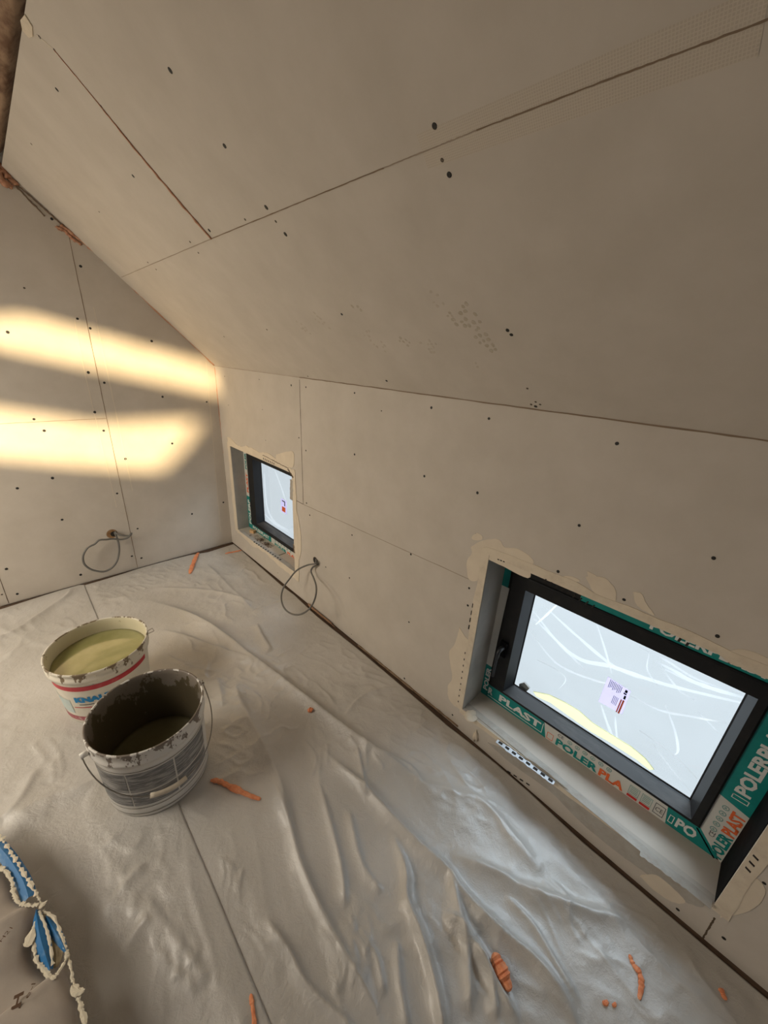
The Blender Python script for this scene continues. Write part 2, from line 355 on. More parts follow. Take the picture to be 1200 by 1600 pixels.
# rear gable, its opening closed by an added panel
b = MB(); RP = Plane((0, RY_ - .1, 0), (-1, 0, 0), (0, 0, 1))
for x0, x1, z0, z1 in [(LX, -1.75, 0, 2.2), (-0.05, WX + .3, 0, 2.2), (-1.75, -.05, 0, .55), (-1.75, -.05, 1.95, 2.2)]:
    b.box((x0, RY_ - .2, z0), (x1, RY_ - .1, z1))
b.prism(RP, [(-WX - .3, 2.2), (-LX, 2.2), (-RIDGE, 3.2)], -0.1, 0)
b.box((LX, RY_ - .2, 2.2), (WX + .3, RY_ - .1, 3.2))
st(b.build('wall_rear', M['bare']))
b = MB(); b.box((-1.75, RY_ - .17, .55), (-.05, RY_ - .165, 1.95)); st(b.build('window_3', mat('pale_rear_panel', (.8, .8, .78), .5)))  # added opaque panel, unseen, keeps the sun out of the rear opening

# rough beam at the top of the slope, left of the ceiling boards
nx_, ny_ = 26, 220; vs = []; fs = []
X0b, X1b = -0.02, 0.226
for j in range(ny_ + 1):
    y = -0.2 + (EY - 0.001 + 0.2) * j / ny_
    for i in range(nx_ + 1):
        t = i / nx_; x = X0b + (X1b - X0b) * t
        h = -0.004 - 0.035 * float(fbm(x*11, y*6, 5)) - 0.012 * max(0, abs(t - .5) * 2 - .8) * 5
        h += 0.010 * float(vnoise(x*30, y*10, 9)) * 0.6
        xx = x + (0.010 * (float(fbm(1.3, y*6, 2)) - .5) if i == nx_ else 0)
        vs.append(CEIL.at(-y, vup(xx), h))
for j in range(ny_):
    for i in range(nx_):
        a = j*(nx_+1)+i; fs.append((a, a+1, a+nx_+2, a+nx_+1))
n0 = len(vs)
for j in range(ny_ + 1):
    y = -0.2 + (EY - 0.001 + 0.2) * j / ny_; vs.append(CEIL.at(-y, vup(X1b - .004), -.20)); vs.append(CEIL.at(-y, vup(X0b), -.20))
for j in range(ny_):
    a = j*(nx_+1)+nx_; fs.append((a, n0+2*j, n0+2*j+2, a+nx_+1)); a = j*(nx_+1); fs.append((a, a+nx_+1, n0+2*j+3, n0+2*j+1))
    fs.append((n0+2*j, n0+2*j+1, n0+2*j+3, n0+2*j+2))
beam = mesh_obj('roof_beam', vs, fs, M['beam'], smooth=True, origin=CEIL.at(-1.3, vup(.1), 0))
tag(beam, 'rough brown timber roof beam at the top left edge of the sloping boards', 'beam')
b = MB(); q = CEIL.px(45, 45)
b.prism(CEIL, [(q[0]-.030, q[1]-.004), (q[0]-.008, q[1]-.010), (q[0]+.030, q[1]-.006), (q[0]+.040, q[1]+.010), (q[0], q[1]+.016), (q[0]-.03, q[1]+.010)], -.004, .003)
b.build('putty_dab', M['plaster'], beam)

# ------------------------------------------------------------------ board joints, tape, foam, screws (parts of the walls)
def strip(pl, p, q, w, parent, name, m, h=0.0006, px=True, wob=0.0, n=24):
    a = pl.px(*p) if px else p; c = pl.px(*q) if px else q
    a = Vector(a); c = Vector(c); d = (c - a); L = d.length; d.normalize(); nn = Vector((-d.y, d.x))
    lo = []; hi = []
    for i in range(n + 1):
        t = i / n; ctr = a + (c - a) * t + nn * wob * (random.random() - .5)
        ww = w * (0.75 + 0.5 * random.random()) / 2
        lo.append(tuple(ctr - nn * ww)); hi.append(tuple(ctr + nn * ww))
    b = MB()
    for i in range(n): b.slab(pl, [lo[i], lo[i+1], hi[i+1], hi[i]], -0.0002, h)
    return b.build(name, m, parent)
strip(KNEE, (468, 593), (474, 788), 0.003, wall_right, 'board_joint', M['joint'], wob=.001)
strip(KNEE, (461, 781), (474, 788), 0.003, wall_right, 'board_joint', M['joint'], wob=.001)
strip(KNEE, (474, 788), (733, 905), 0.003, wall_right, 'board_joint', M['joint_faint'], wob=.002)
strip(KNEE, (1117, 1434), (1098, 1466), 0.004, wall_right, 'board_joint', M['joint'], wob=.001)
strip(KNEE, (-1.76, KZ - .003), (1.3, KZ - .003), 0.0038, wall_right, 'board_joint', M['gap2'], h=.001, px=False, n=80, wob=.0015)
strip(KNEE, (-2.80, KZ - .003), (-1.76, KZ - .003), 0.003, wall_right, 'board_joint', M['joint_faint'], px=False, n=40)
strip(END, (.446, .012), (.446, 1.93), 0.003, wall_back, 'board_joint', M['gap2'], px=False, n=60, wob=.001)
strip(END, (-.9, 1.026), (.446, 1.026), 0.0035, wall_back, 'board_joint', M['joint_faint'], px=False, n=50, wob=.001)
strip(END, (-.209, .012), (-.209, 1.0), 0.0035, wall_back, 'board_joint', M['joint'], px=False, n=30, wob=.001)
for p, q in [((127, 560), (182, 793)), ((163, 560), (207, 767)), ((116, 498), (130, 570)), ((322, 565), (345, 830)), ((146, 480), (163, 560))]:
    strip(END, p, q, 0.004, wall_back, 'paste_line', M['paste_line'], wob=.002)
for (p, q, w_, m_) in [((190, 433), (330, 373), .0022, 'joint_faint'), ((330, 373), (450, 323.5), .0022, 'gap2'), ((450, 323.5), (600, 262), .0018, 'gap2'), ((600, 262), (680, 229.5), .0016, 'joint_faint'),
                       ((680, 229.5), (745, 203), .0016, 'joint_faint'), ((745, 203), (960, 120), .0018, 'gap2'), ((960, 120), (1200, 30), .0018, 'gap2')]:
    strip(CEIL, p, q, w_, ceiling, 'board_joint', M[m_], n=24, wob=.0006, h=.0012)
strip(CEIL, (85, 78), (222, 246), 0.0024, ceiling, 'board_joint', M['gap2'], n=40, wob=.0012)
strip(CEIL, (58, 55), (85, 78), 0.004, ceiling, 'board_joint', M['paste_line'], n=8, wob=.002)
# woven tape along the long ceiling joint
def tape(p, q, w):
    a = Vector(CEIL.px(*p)); c = Vector(CEIL.px(*q)); d = c - a; L = d.length; d.normalize(); nn = Vector((-d.y, d.x))
    vs = [CEIL.at(*(a - nn*w/2), .0004), CEIL.at(*(c - nn*w/2), .0004), CEIL.at(*(c + nn*w/2), .0004), CEIL.at(*(a + nn*w/2), .0004)]
    o = mesh_obj('joint_tape', vs, [(0, 1, 2, 3)], M['mesh_tape'], ceiling)
    uv = o.data.uv_layers.new(name='u')
    for i, t in enumerate([(0, 0), (L, 0), (L, w), (0, w)]): uv.data[i].uv = t
tape((660, 238), (1195, 32), .052)
def foam(pl, pts, r, parent, m=M['foam'], name='foam_bead', n=10, lump=.5, h=.001):
    P = [pl.at(*pl.px(*p), h) for p in pts]; P = spline(P, n)
    rr = [r[0] + (r[1]-r[0]) * i / (len(P)-1) for i in range(len(P))]
    rr = [q * (1 - lump/2 + lump * random.random()) for q in rr]
    P = [p + Vector([(random.random()-.5) * q * .8 for _ in range(3)]) for p, q in zip(P, rr)]
    b = MB(); b.tube(P, rr, 7); return b.build(name, m, parent, smooth=True)
foam(CEIL, [(162, 171), (222, 245), (275, 308), (331, 373)], (.0020, .0042), ceiling, h=.002)
foam(CEIL, [(85, 78), (120, 120), (162, 171)], (.001, .0014), ceiling)
foam(END, [(-6, 258), (8, 272), (24, 288)], (.022, .010), wall_back, n=6)
foam(END, [(-8, 268), (6, 284), (16, 292)], (.020, .010), wall_back, n=6)
foam(END, [(24, 290), (45, 312), (70, 338)], (.004, .003), wall_back, m=M['gap'])
foam(END, [(26, 288), (60, 318), (97, 352)], (.0035, .003), wall_back, m=M['gap'])
foam(END, [(90, 356), (100, 360), (112, 372), (128, 383)], (.010, .007), wall_back, n=8)
foam(END, [(96, 352), (125, 375), (160, 405), (192, 434)], (.008, .006), wall_back, h=.006)
foam(END, [(192, 434), (240, 482), (290, 528), (334, 570)], (.006, .005), wall_back, h=.006)
foam(END, [(336, 574), (342, 640), (349, 700), (355, 760)], (.004, .003), wall_back)
foam(END, [(355, 760), (360, 810), (364, 846)], (.002, .0015), wall_back, m=M['gap'])
# screws
def screw_mesh():
    b = MB(); R = 1.0
    prof = [(R, -.1), (R, .12), (R*.8, .22), (R*.3, .16), (0.001, .06)]
    b.lathe(prof, (0, 0, 0), 10); me = bpy.data.meshes.new('screw')
    me.from_pydata([tuple(v) for v in b.v], [], b.f); me.polygons.foreach_set('use_smooth', [True]*len(me.polygons)); return me
SM = screw_mesh(); SM.materials.append(M['screw']); SM2 = SM.copy(); SM2.materials.clear(); SM2.materials.append(M['screw_old'])
def screws(pl, pts, parent, r=.0042):
    for p in pts:
        old = len(p) > 2
        o = bpy.data.objects.new('screw', SM2 if old else SM); COL.objects.link(o); o.parent = parent
        mt = Matrix((pl.u, pl.v, pl.n)).transposed().to_4x4(); mt.translation = pl.at(*pl.px(p[0], p[1]), 0.0)
        rr = r * (0.7 if old else 1) * random.uniform(.9, 1.12)
        o.matrix_local = Matrix.Translation(-world_loc(parent)) @ mt @ Matrix.Diagonal((rr, rr * random.uniform(.85, 1.1), .004, 1))
screws(END, [(12,519),(126,416),(121,498),(141,513),(237,533),(81,342),(138,582),(163,598),(148,644),(53,655),(69,673),(162,673),(254,620),
  (323,628),(269,693),(196,717),(82,747),(27,763),(183,771),(97,812),(349,785),(300,803),(215,826),(206,869),(221,872),(126,898),(10,889),(27,928),(3,929,1),(38,450,1)], wall_back, .0068)
screws(CEIL, [(266,110),(351,228),(89,140),(208,275),(155,331,1),(49,225,1),(416,324),(446,366),(297,378,1),(310,395,1),(231,410,1),(244,421,1),(327,360),
  (383,343,1),(431,346,1),(85,78,1),(62,58,1),(158,166,1),(679,197),(691,250,1),(702,273),(534,491),(417,515,1),(793,516),(799,523),(604,595),(481,588,1),(824,607,1),
  (837,628,1),(837,635),(844,632,1),(830,632,1),(350,526,1)], ceiling, .0052)
screws(KNEE, [(405,593,1),(455,602),(478,605),(554,614),(674,637),(596,642,1),(764,654),(410,640,1),(467,684),(415,688,1),(964,693),(554,710),(663,744),
  (746,770),(905,821),(1115,872),(642,866),(550,836),(872,893),(744,835),(975,937),(1121,994),(733,919),(731,946),(639,972),(632,1060),(549,991,1),(546,903),
  (707,1117),(478,704),(416,708,1),(479,786),(484,805),(462,768),(509,886),(434,895,1),(351,588,1),(357,633,1),(360,740,1),(977,1340),(1059,1421),(1131,1466),(1194,1380)], wall_right, .0046)
# dusty shoe and hand prints on the slope
def prints(pts, rows, cols, size, ang, mm, jitter=.25, drop=.25, name='dust_print'):
    b = MB(); c = Vector(CEIL.px(*pts)); ca, sa = math.cos(ang), math.sin(ang)
    for i in range(rows):
        for j in range(cols):
            if random.random() < drop: continue
            x = (j - cols/2) * size * 1.25 + random.uniform(-1, 1)*jitter*size; y = (i - rows/2) * size * 1.25 + random.uniform(-1, 1)*jitter*size
            if (x/(cols*size*.7))**2 + (y/(rows*size*.7))**2 > 1: continue
            poly = []
            k = 7; s1 = size*random.uniform(.3, .55); s2 = size*random.uniform(.3, .55)
            for t in range(k):
                a = 2*PI*t/k; px_ = x + s1*math.cos(a)*random.uniform(.8, 1.2); py_ = y + s2*math.sin(a)*random.uniform(.8, 1.2)
                poly.append((c.x + px_*ca - py_*sa, c.y + px_*sa + py_*ca))
            b.slab(CEIL, poly, -.0002, .0003)
    return b.build(name, mm, ceiling)
prints((728, 493), 5, 5, .014, .35, M['stain']); prints((757, 527), 5, 3, .014, .3, M['stain'])
prints((470, 507), 6, 3, .012, .2, M['stain_faint'], drop=.45); prints((500, 500), 6, 3, .011, .4, M['stain_faint'], drop=.5)
prints((548, 470), 5, 2, .013, .6, M['stain'], drop=.5); prints((585, 532), 7, 5, .011, .5, M['stain_faint'], drop=.6); prints((630, 530), 3, 3, .012, .6, M['stain'], drop=.5)
prints((672, 538), 4, 5, .011, .2, M['stain_faint'], drop=.4); prints((690, 475), 8, 3, .010, .3, M['stain_faint'], drop=.6); prints((750, 200), 2, 3, .006, .3, M['gap'], drop=.1)
prints((747, 570), 3, 1, .010, .2, M['stain_faint'], drop=.2)

# ------------------------------------------------------------------ windows
def fpt(x): return Plane((x, 0, 0), (0, -1, 0), (0, 0, 1))      # an upright plane parallel to the knee wall
def text_on(pl, s, a, z, size, m, parent, rot=False, width=None, name='lettering', off=.02, h=.0012, along=None):
    cu = bpy.data.curves.new('t', 'FONT'); cu.body = s; cu.size = 1; cu.offset = off + (.02 if off > 0 else 0); cu.extrude = 0; cu.resolution_u = 2
    to = bpy.data.objects.new('t', cu); COL.objects.link(to)
    dg = bpy.context.evaluated_depsgraph_get(); me = bpy.data.meshes.new_from_object(to.evaluated_get(dg))
    vs = [v.co.copy() for v in me.vertices]; fs = [tuple(p.vertices) for p in me.polygons]
    bpy.data.objects.remove(to); bpy.data.meshes.remove(me)
    if not vs: return
    x0 = min(v.x for v in vs); x1 = max(v.x for v in vs); y0 = min(v.y for v in vs); y1 = max(v.y for v in vs)
    sx = (width / (x1 - x0)) if width else size / (y1 - y0); sy = size / (y1 - y0)
    out = []
    for v in vs:
        p, q = (v.x - x0) * sx, (v.y - y0) * sy
        if along: out.append(along(p, q))
        elif rot: out.append(pl.at(a - q, z + p, h))
        else: out.append(pl.at(a + p, z + q, h))
    return mesh_obj(name, out, fs, m, parent)
def make_window(n, W, d, sash, glass, gx):
    root = empty('window_%d' % n, (WX + d, (W['y0'] + W['y1'])/2, W['zs'])); st(root)
    xf = WX + d; y0, y1, z0, z1 = W['y0'], W['y1'], W['zs'] - .006, W['zh']
    sy0, sy1, sz0, sz1 = sash; gy0, gy1, gz0, gz1 = glass
    b = MB()      # fixed frame
    for (a, c, e_, f) in [(y0, y1, z0, sz0), (y0, y1, sz1, z1 + .01), (y0, sy0, sz0, sz1), (sy1, y1, sz0, sz1)]:
        b.box((xf, a, e_), (xf + .075, c, f))
    b.build('window_frame', M['black'], root)
    # sash: mitred bars with a bevelled glazing bead
    sx = xf - .010
    def ring(o, i, xo, xi, mm, nm, back=None):
        (a0, a1, b0, b1), (c0, c1, d0, d1) = o, i
        P = [(a0, b0), (a1, b0), (a1, b1), (a0, b1)]; Q = [(c0, d0), (c1, d0), (c1, d1), (c0, d1)]
        vs = [(xo, *p) for p in P] + [(xi, *p) for p in Q]
        fs = [(k, (k+1) % 4, (k+1) % 4 + 4, k+4) for k in range(4)]
        return vs, fs
    g2 = (gy0 - .018, gy1 + .018, gz0 - .016, gz1 + .010)
    b = MB()
    vs, fs = ring(sash, sash, xf + .02, sx + .004, None, ''); b.add(vs, fs)
    s2 = (sy0 + .005, sy1 - .005, sz0 + .005, sz1 - .005)
    vs, fs = ring(sash, s2, sx + .004, sx, None, ''); b.add(vs, fs)
    vs, fs = ring(s2, g2, sx, sx + .002, None, ''); b.add(vs, fs)
    so_ = b.build('sash', M['black'], root)
    b = MB(); g3 = (gy0 - .004, gy1 + .004, gz0 - .004, gz1 + .004)
    vs, fs = ring(g2, g3, sx + .002, gx - .012, None, ''); b.add(vs, fs[1:], 0); b.add(vs, fs[:1], 2)
    vs, fs = ring(g3, g3, gx - .012, gx - .004, None, ''); b.add(vs, fs, 1)
    vs, fs = ring(g3, (gy0, gy1, gz0, gz1), gx - .004, gx, None, ''); b.add(vs, fs, 1)
    b.build('glazing_bead', [M['slate'], M['black'], M['rail']], root)
    b = MB(); b.box((gx, gy0 - .01, gz0 - .01), (gx + .006, gy1 + .01, gz1 + .01)); b.build('glass_pane', M['glass'], root)
    return root, xf, sx
w1, xf1, sx1 = make_window(1, W1, W1['depth'], (-.188, .542, .182, .738), (-.146, .462, .210, .677), 1.305)
w2, xf2, sx2 = make_window(2, W2, W2['depth'], (1.925, 2.610, .215, .770), (1.98, 2.505, .262, .735), 1.255)

# outdoor side: reveals of each opening get their own facing boards
def reveals(W, d, root, mats):
    m_left, m_right, m_top, m_sill = mats; y0, y1, zs, zh = W['y0'], W['y1'], W['zs'], W['zh']; t = .0015
    b = MB(); b.box((WX + .001, y1 - t, zs), (WX + d, y1 + .0, zh)); b.build('reveal_board', m_left, root)
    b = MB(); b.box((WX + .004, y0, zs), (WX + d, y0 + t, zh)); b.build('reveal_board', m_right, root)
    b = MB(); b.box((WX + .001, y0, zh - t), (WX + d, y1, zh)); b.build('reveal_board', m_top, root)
    b = MB()    # sill board, falling slightly to the back
    b.add([(WX + .001, y0, zs + .001), (WX + .001, y1, zs + .001), (WX + d, y1, zs - .005), (WX + d, y0, zs - .005)], [(0, 3, 2, 1)])
    return b.build('sill_board', m_sill, root)
s1 = reveals(W1, W1['depth'], w1, (M['reveal'], M['black_shade'], M['black_shade'], M['sill']))  # near jamb painted almost black, its poor light put into the colour
s2 = reveals(W2, W2['depth'], w2, (M['reveal'], M['reveal'], M['board'], M['sill']))
SILL1 = Plane((0, 0, W1['zs'] + .002), (1, 0, 0), (0, 1, 0)); SILL2 = Plane((0, 0, W2['zs'] + .002), (1, 0, 0), (0, 1, 0))
def screws_on_sill(pl, pts, parent, off):
    screws(pl, pts, parent, .0045)
SILLs = Plane((0, 0, W1['zs'] - .0015), (1, 0, 0), (0, 1, 0))
screws(SILLs, [(798,1142),(859,1185),(849,1198),(908,1227),(1027,1309),(1062,1357),(1098,1388),(967,1277,1),(770,1130,1)], s1, .0042)
strip(SILL2, (427, 871), (448, 863), .003, w2, 'board_joint', M['joint'], h=-.001)

# printed tape round the frames
T1 = fpt(xf1 - .0012)
def tape_piece(pl, pts, m, parent, name='printed_tape', h=0.0, t=.0008):
    b = MB(); b.slab(pl, pts, -t, h); return b.build(name, m, parent)
def ya(x, y, pl=T1): return pl.px(x, y)[0]
z0 = W1['zs'] - .004; z1 = .181; yr = -W1['y0']; yl = -W1['y1']
a1, a2 = ya(852, 1142), ya(1040, 1285)
tp = tape_piece(T1, [(yl + .03, z0), (a1 + .008, z0), (a1 - .012, z1), (yl + .03, z1)], M['teal'], w1)
text_on(T1, 'PLAST', ya(781, 1086), .132, .034, M['white_ink'], tp, width=a1 - .020 - ya(781, 1086)); text_on(T1, 'R', yl + .034, .132, .034, M['white_ink'], tp, width=.022)
b = MB(); b.slab(T1, [(yl + .035, .120), (a1 - .012, .120), (a1 - .012, .1225), (yl + .035, .1225)], 0, .001); b.slab(T1, [(a1 - .014, .120), (a1 - .0115, .120), (a1 - .0115, .168), (a1 - .014, .168)], 0, .001)
b.build('lettering_line', M['white_ink'], tp)
tp = tape_piece(T1, [(a1 + .008, z0), (a2, z0), (a2 - .012, z1), (a1 - .012, z1)], M['white_tape'], w1)
ap = ya(868, 1160); text_on(T1, 'POLER', ap, .114, .034, M['teal'], tp, width=.150)
text_on(T1, 'PLA', ap + .155, .114, .034, M['orange_ink'], tp, width=.080)
text_on(T1, 'CE', ap - .0, .158, .013, M['dark_ink'], tp, width=.022, off=0)
text_on(T1, '⌂', ap - .035, .115, .03, M['orange_ink'], tp, width=.025, off=0) if False else None
b = MB()
def outline(bm, pl, a, z, w_, h_, t=.0015):
    bm.slab(pl, [(a, z), (a+w_, z), (a+w_, z+t), (a, z+t)], 0, .001); bm.slab(pl, [(a, z+h_-t), (a+w_, z+h_-t), (a+w_, z+h_), (a, z+h_)], 0, .001)
    bm.slab(pl, [(a, z), (a+t, z), (a+t, z+h_), (a, z+h_)], 0, .001); bm.slab(pl, [(a+w_-t, z), (a+w_, z), (a+w_, z+h_), (a+w_-t, z+h_)], 0, .001)
def icon(bm, pl, a, z, r):
    for k in range(10):
        t0, t1 = 2*PI*k/10, 2*PI*(k+1)/10
        bm.slab(pl, [(a+r*math.cos(t0), z+r*math.sin(t0)), (a+r*math.cos(t1), z+r*math.sin(t1)), (a+r*.75*math.cos(t1), z+r*.75*math.sin(t1)), (a+r*.75*math.cos(t0), z+r*.75*math.sin(t0))], 0, .001)
    bm.slab(pl, [(a-r*.4, z-r*.3), (a+r*.4, z-r*.3), (a, z+r*.5)], 0, .001)
for k in range(6): icon(b, T1, ap + .045 + k*.027, .164 - .000*k, .0085)
b.build('printed_symbols', M['pale_ink'], tp)
b = MB(); outline(b, T1, ap - .036, .116, .024, .030); b.build('printed_symbols', M['orange_ink'], tp)
b = MB()
for a in (a2 - .115, a2 - .078): outline(b, T1, a, .128, .030, .036)
for a in (a2 - .115, a2 - .078):
    for k in range(4): b.slab(T1, [(a+.004, .135+k*.007), (a+.026, .135+k*.007), (a+.026, .1375+k*.007), (a+.004, .1375+k*.007)], 0, .001)
b.build('printed_symbols', M['pale_ink'], tp)
b = MB()
for a in (a2 - .115, a2 - .078): b.slab(T1, [(a, .114), (a+.030, .114), (a+.030, .124), (a, .124)], 0, .001)
b.build('printed_symbols', M['red_ink'], tp)
b = MB(); outline(b, T1, a2 - .040, .120, .028, .044); b.build('printed_symbols', M['dark_ink'], tp)
text_on(T1, 'CE', a2 - .036, .133, .018, M['dark_ink'], tp, width=.020, off=0)
tp = tape_piece(T1, [(a2, z0), (yr - .01, z0), (yr - .058, z1), (a2 - .012, z1)], M['teal'], w1)
text_on(T1, 'PO', a2 + .020, .124, .040, M['white_ink'], tp, width=.052)
b = MB(); outline(b, T1, a2 + .001, .124, .013, .032, .002); b.build('printed_symbols', M['white_ink'], tp)
# right hand side piece, reading upwards
zt_ = .330
tp = tape_piece(T1, [(yr - .006, z0 + .004), (yr - .0005, z0 + .004), (yr - .0005, zt_ - .015), (-sash_y, zt_ + .01), (-sash_y, z1)] if False else [(yr - .006, z0 + .004), (yr, z0 + .004), (yr, zt_ - .012), (.188, zt_ + .008), (.188, z1 + .002)], M['white_tape'], w1)
text_on(T1, 'POLER', yr - .0045, .118, .031, M['teal'], tp, rot=True, width=.098)
text_on(T1, 'PLAST', yr - .0045, .219, .031, M['orange_ink'], tp, rot=True, width=.092)
text_on(T1, 'CE', .222, .178, .013, M['dark_ink'], tp, rot=True, width=.020, off=0)
b = MB()
for k in range(5): icon(b, T1, .213, .208 + k*.024, .0085)
b.build('printed_symbols', M['pale_ink'], tp)
tp = tape_piece(T1, [(yr, zt_ - .012), (yr, .82), (.188, .82), (.188, zt_ + .008)], M['teal'], w1)
text_on(T1, 'POLERPLAST', yr - .018, zt_ + .048, .036, M['white_ink'], tp, rot=True, width=.29)
b = MB(); outline(b, T1, yr - .052, zt_ + .022, .036, .016, .002); b.build('printed_symbols', M['white_ink'], tp)
text_on(T1, 'POLERPLAST', yr - .02, .72, .034, M['white_ink'], tp, rot=True, width=.09)
b = MB(); b.tube([T1.at(*T1.px(1089, 1293), .0015), T1.at(*T1.px(1117, 1343), .0015)], .0018, 6); b.build('tape_seam', M['black_shade'], w1)
# left and top pieces
tp = tape_piece(T1, [(yl, z0), (yl + .028, z0), (yl + .028, .27), (yl, .27)], M['teal'], w1)
text_on(T1, 'POLER', yl + .030, .14, .022, M['white_ink'], tp, rot=True, width=.12)
tape_piece(T1, [(yl, .27), (yl + .028, .27), (yl + .030, .45), (yl + .034, .66), (yl, .66)], M['white_tape'], w1)
tape_piece(T1, [(yl, .66), (yl + .028, .66), (yl + .028, .82), (yl, .82)], M['teal'], w1)
tp = tape_piece(T1, [(-.30, .739), (.188, .739), (.188, .82), (-.30, .82)], M['teal'], w1)
text_on(T1, 'POLERPLAST', -.10, .746, .028, M['white_ink'], tp, width=.27)
# handle on the left stile
b = MB(); hy, hz = .512, .40
b.box((sx1 - .012, hy - .014, hz - .035), (sx1, hy + .014, hz + .035)); hb = b.build('handle', M['black_shade'], w1)
b = MB(); b.tube(spline([(sx1 - .012, hy, hz + .01), (sx1 - .040, hy, hz + .01), (sx1 - .046, hy + .002, hz - .02), (sx1 - .044, hy + .004, hz - .12)], 6), [.009]*7 + [.008]*6 + [.006]*6, 10)
b.build('handle_lever', M['slate'], hb, smooth=True)
# sticker on the pane
G1 = fpt(1.304)
q4 = [G1.px(*p) for p in ((950, 1057), (986, 1080), (972, 1116), (935, 1096))]
tp = tape_piece(G1, q4, M['lilac'], w1, 'glass_label', t=.0002, h=.0006)
A = Vector(q4[0]); Bv = Vector(q4[1]) - A; Dv = Vector(q4[3]) - A
def lab(bm, s, t, w_, h_):
    P = [A + Bv*s + Dv*t, A + Bv*(s+w_) + Dv*t, A + Bv*(s+w_) + Dv*(t+h_), A + Bv*s + Dv*(t+h_)]
    bm.slab(G1, [tuple(p) for p in P], .0004, .0010)
b = MB()
for k in range(9): lab(b, .14 + k*.062, .04 if k % 3 else .03, .022, .30 - .04*(k % 3))
for k in range(4): lab(b, .48 + k*.06, .46, .018, .30)
b.build('printed_lines', M['dark_ink'], tp)
b = MB(); lab(b, .80, .05, .10, .10); lab(b, .78, .17, .12, .05); lab(b, .84, .25, .08, .13); b.build('printed_logo', M['black_shade'], tp)
b = MB(); lab(b, .77, .44, .05, .5); lab(b, .85, .42, .07, .52); b.build('printed_lines', M['orange_ink'], tp)

T2 = fpt(xf2 - .0012)
z0 = W2['zs'] - .004; z1 = .214; yl = -W2['y1']; yr = -W2['y0']; a1 = T2.px(425, 862)[0]
tp = tape_piece(T2, [(yl + .02, z0), (a1, z0), (a1, z1), (yl + .02, z1)], M['teal'], w2)
text_on(T2, 'POLERPLAST', a1 - .28, .178, .026, M['white_ink'], tp, width=.25)
tp = tape_piece(T2, [(a1, z0), (yr, z0), (yr, z1), (a1, z1)], M['white_tape'], w2)
text_on(T2, 'POLER', a1 + .05, .166, .022, M['teal'], tp, width=.16); text_on(T2, 'PLAST', a1 + .22, .166, .022, M['orange_ink'], tp, width=.14)
b = MB()
for k in range(6): icon(b, T2, a1 + .06 + k*.04, .203, .008)
b.build('printed_symbols', M['pale_ink'], tp)
tp = tape_piece(T2, [(yl, z0), (yl + .062, z1), (yl + .062, .43), (yl, .43)], M['teal'], w2)
text_on(T2, 'POLERP', yl + .052, .205, .036, M['white_ink'], tp, rot=True, width=.20)
tp = tape_piece(T2, [(yl, .43), (yl + .062, .43), (yl + .062, .80), (yl, .80)], M['white_tape'], w2)
text_on(T2, 'PLAST', yl + .045, .46, .028, M['orange_ink'], tp, rot=True, width=.15)
text_on(T2, 'POLER', yl + .045, .64, .028, M['teal'], tp, rot=True, width=.12)
G2 = fpt(1.254)
q4 = [G2.px(*p) for p in ((439, 778), (448, 783), (448, 804), (439, 799))]
tp = tape_piece(G2, q4, M['lilac'], w2, 'glass_label', t=.0002, h=.0006)
A = Vector(q4[0]); Bv = Vector(q4[1]) - A; Dv = Vector(q4[3]) - A
def lab2(bm, s, t, w_, h_):
    P = [A + Bv*s + Dv*t, A + Bv*(s+w_) + Dv*t, A + Bv*(s+w_) + Dv*(t+h_), A + Bv*s + Dv*(t+h_)]; bm.slab(G2, [tuple(p) for p in P], .0004, .0010)
b = MB(); lab2(b, .2, .1, .5, .08); lab2(b, .6, .1, .15, .35); b.build('printed_logo', M['dark_ink'], tp)
b = MB(); lab2(b, .2, .55, .6, .35); b.build('printed_lines', M['orange_ink'], tp)
# yellow seal outside at the foot of the large pane
Y1 = fpt(1.335)
up = [(833, 1080), (858, 1085), (885, 1098), (905, 1110), (925, 1128), (955, 1147), (985, 1165), (1008, 1184), (1022, 1202)]
lo = [(1015, 1203), (995, 1187), (975, 1174), (950, 1158), (925, 1144), (905, 1130), (885, 1116), (860, 1098), (838, 1088)]
b = MB(); b.slab(Y1, [Y1.px(*p) for p in up + lo], -.001, .001); b.build('foam_seal', M['yellow'], w1)
b = MB(); b.slab(Y1, [Y1.px(*p) for p in ((812,1068),(820,1066),(828,1075),(822,1081),(811,1078))], -.004, .004); b.build('putty_dab', M['reveal'], w1)

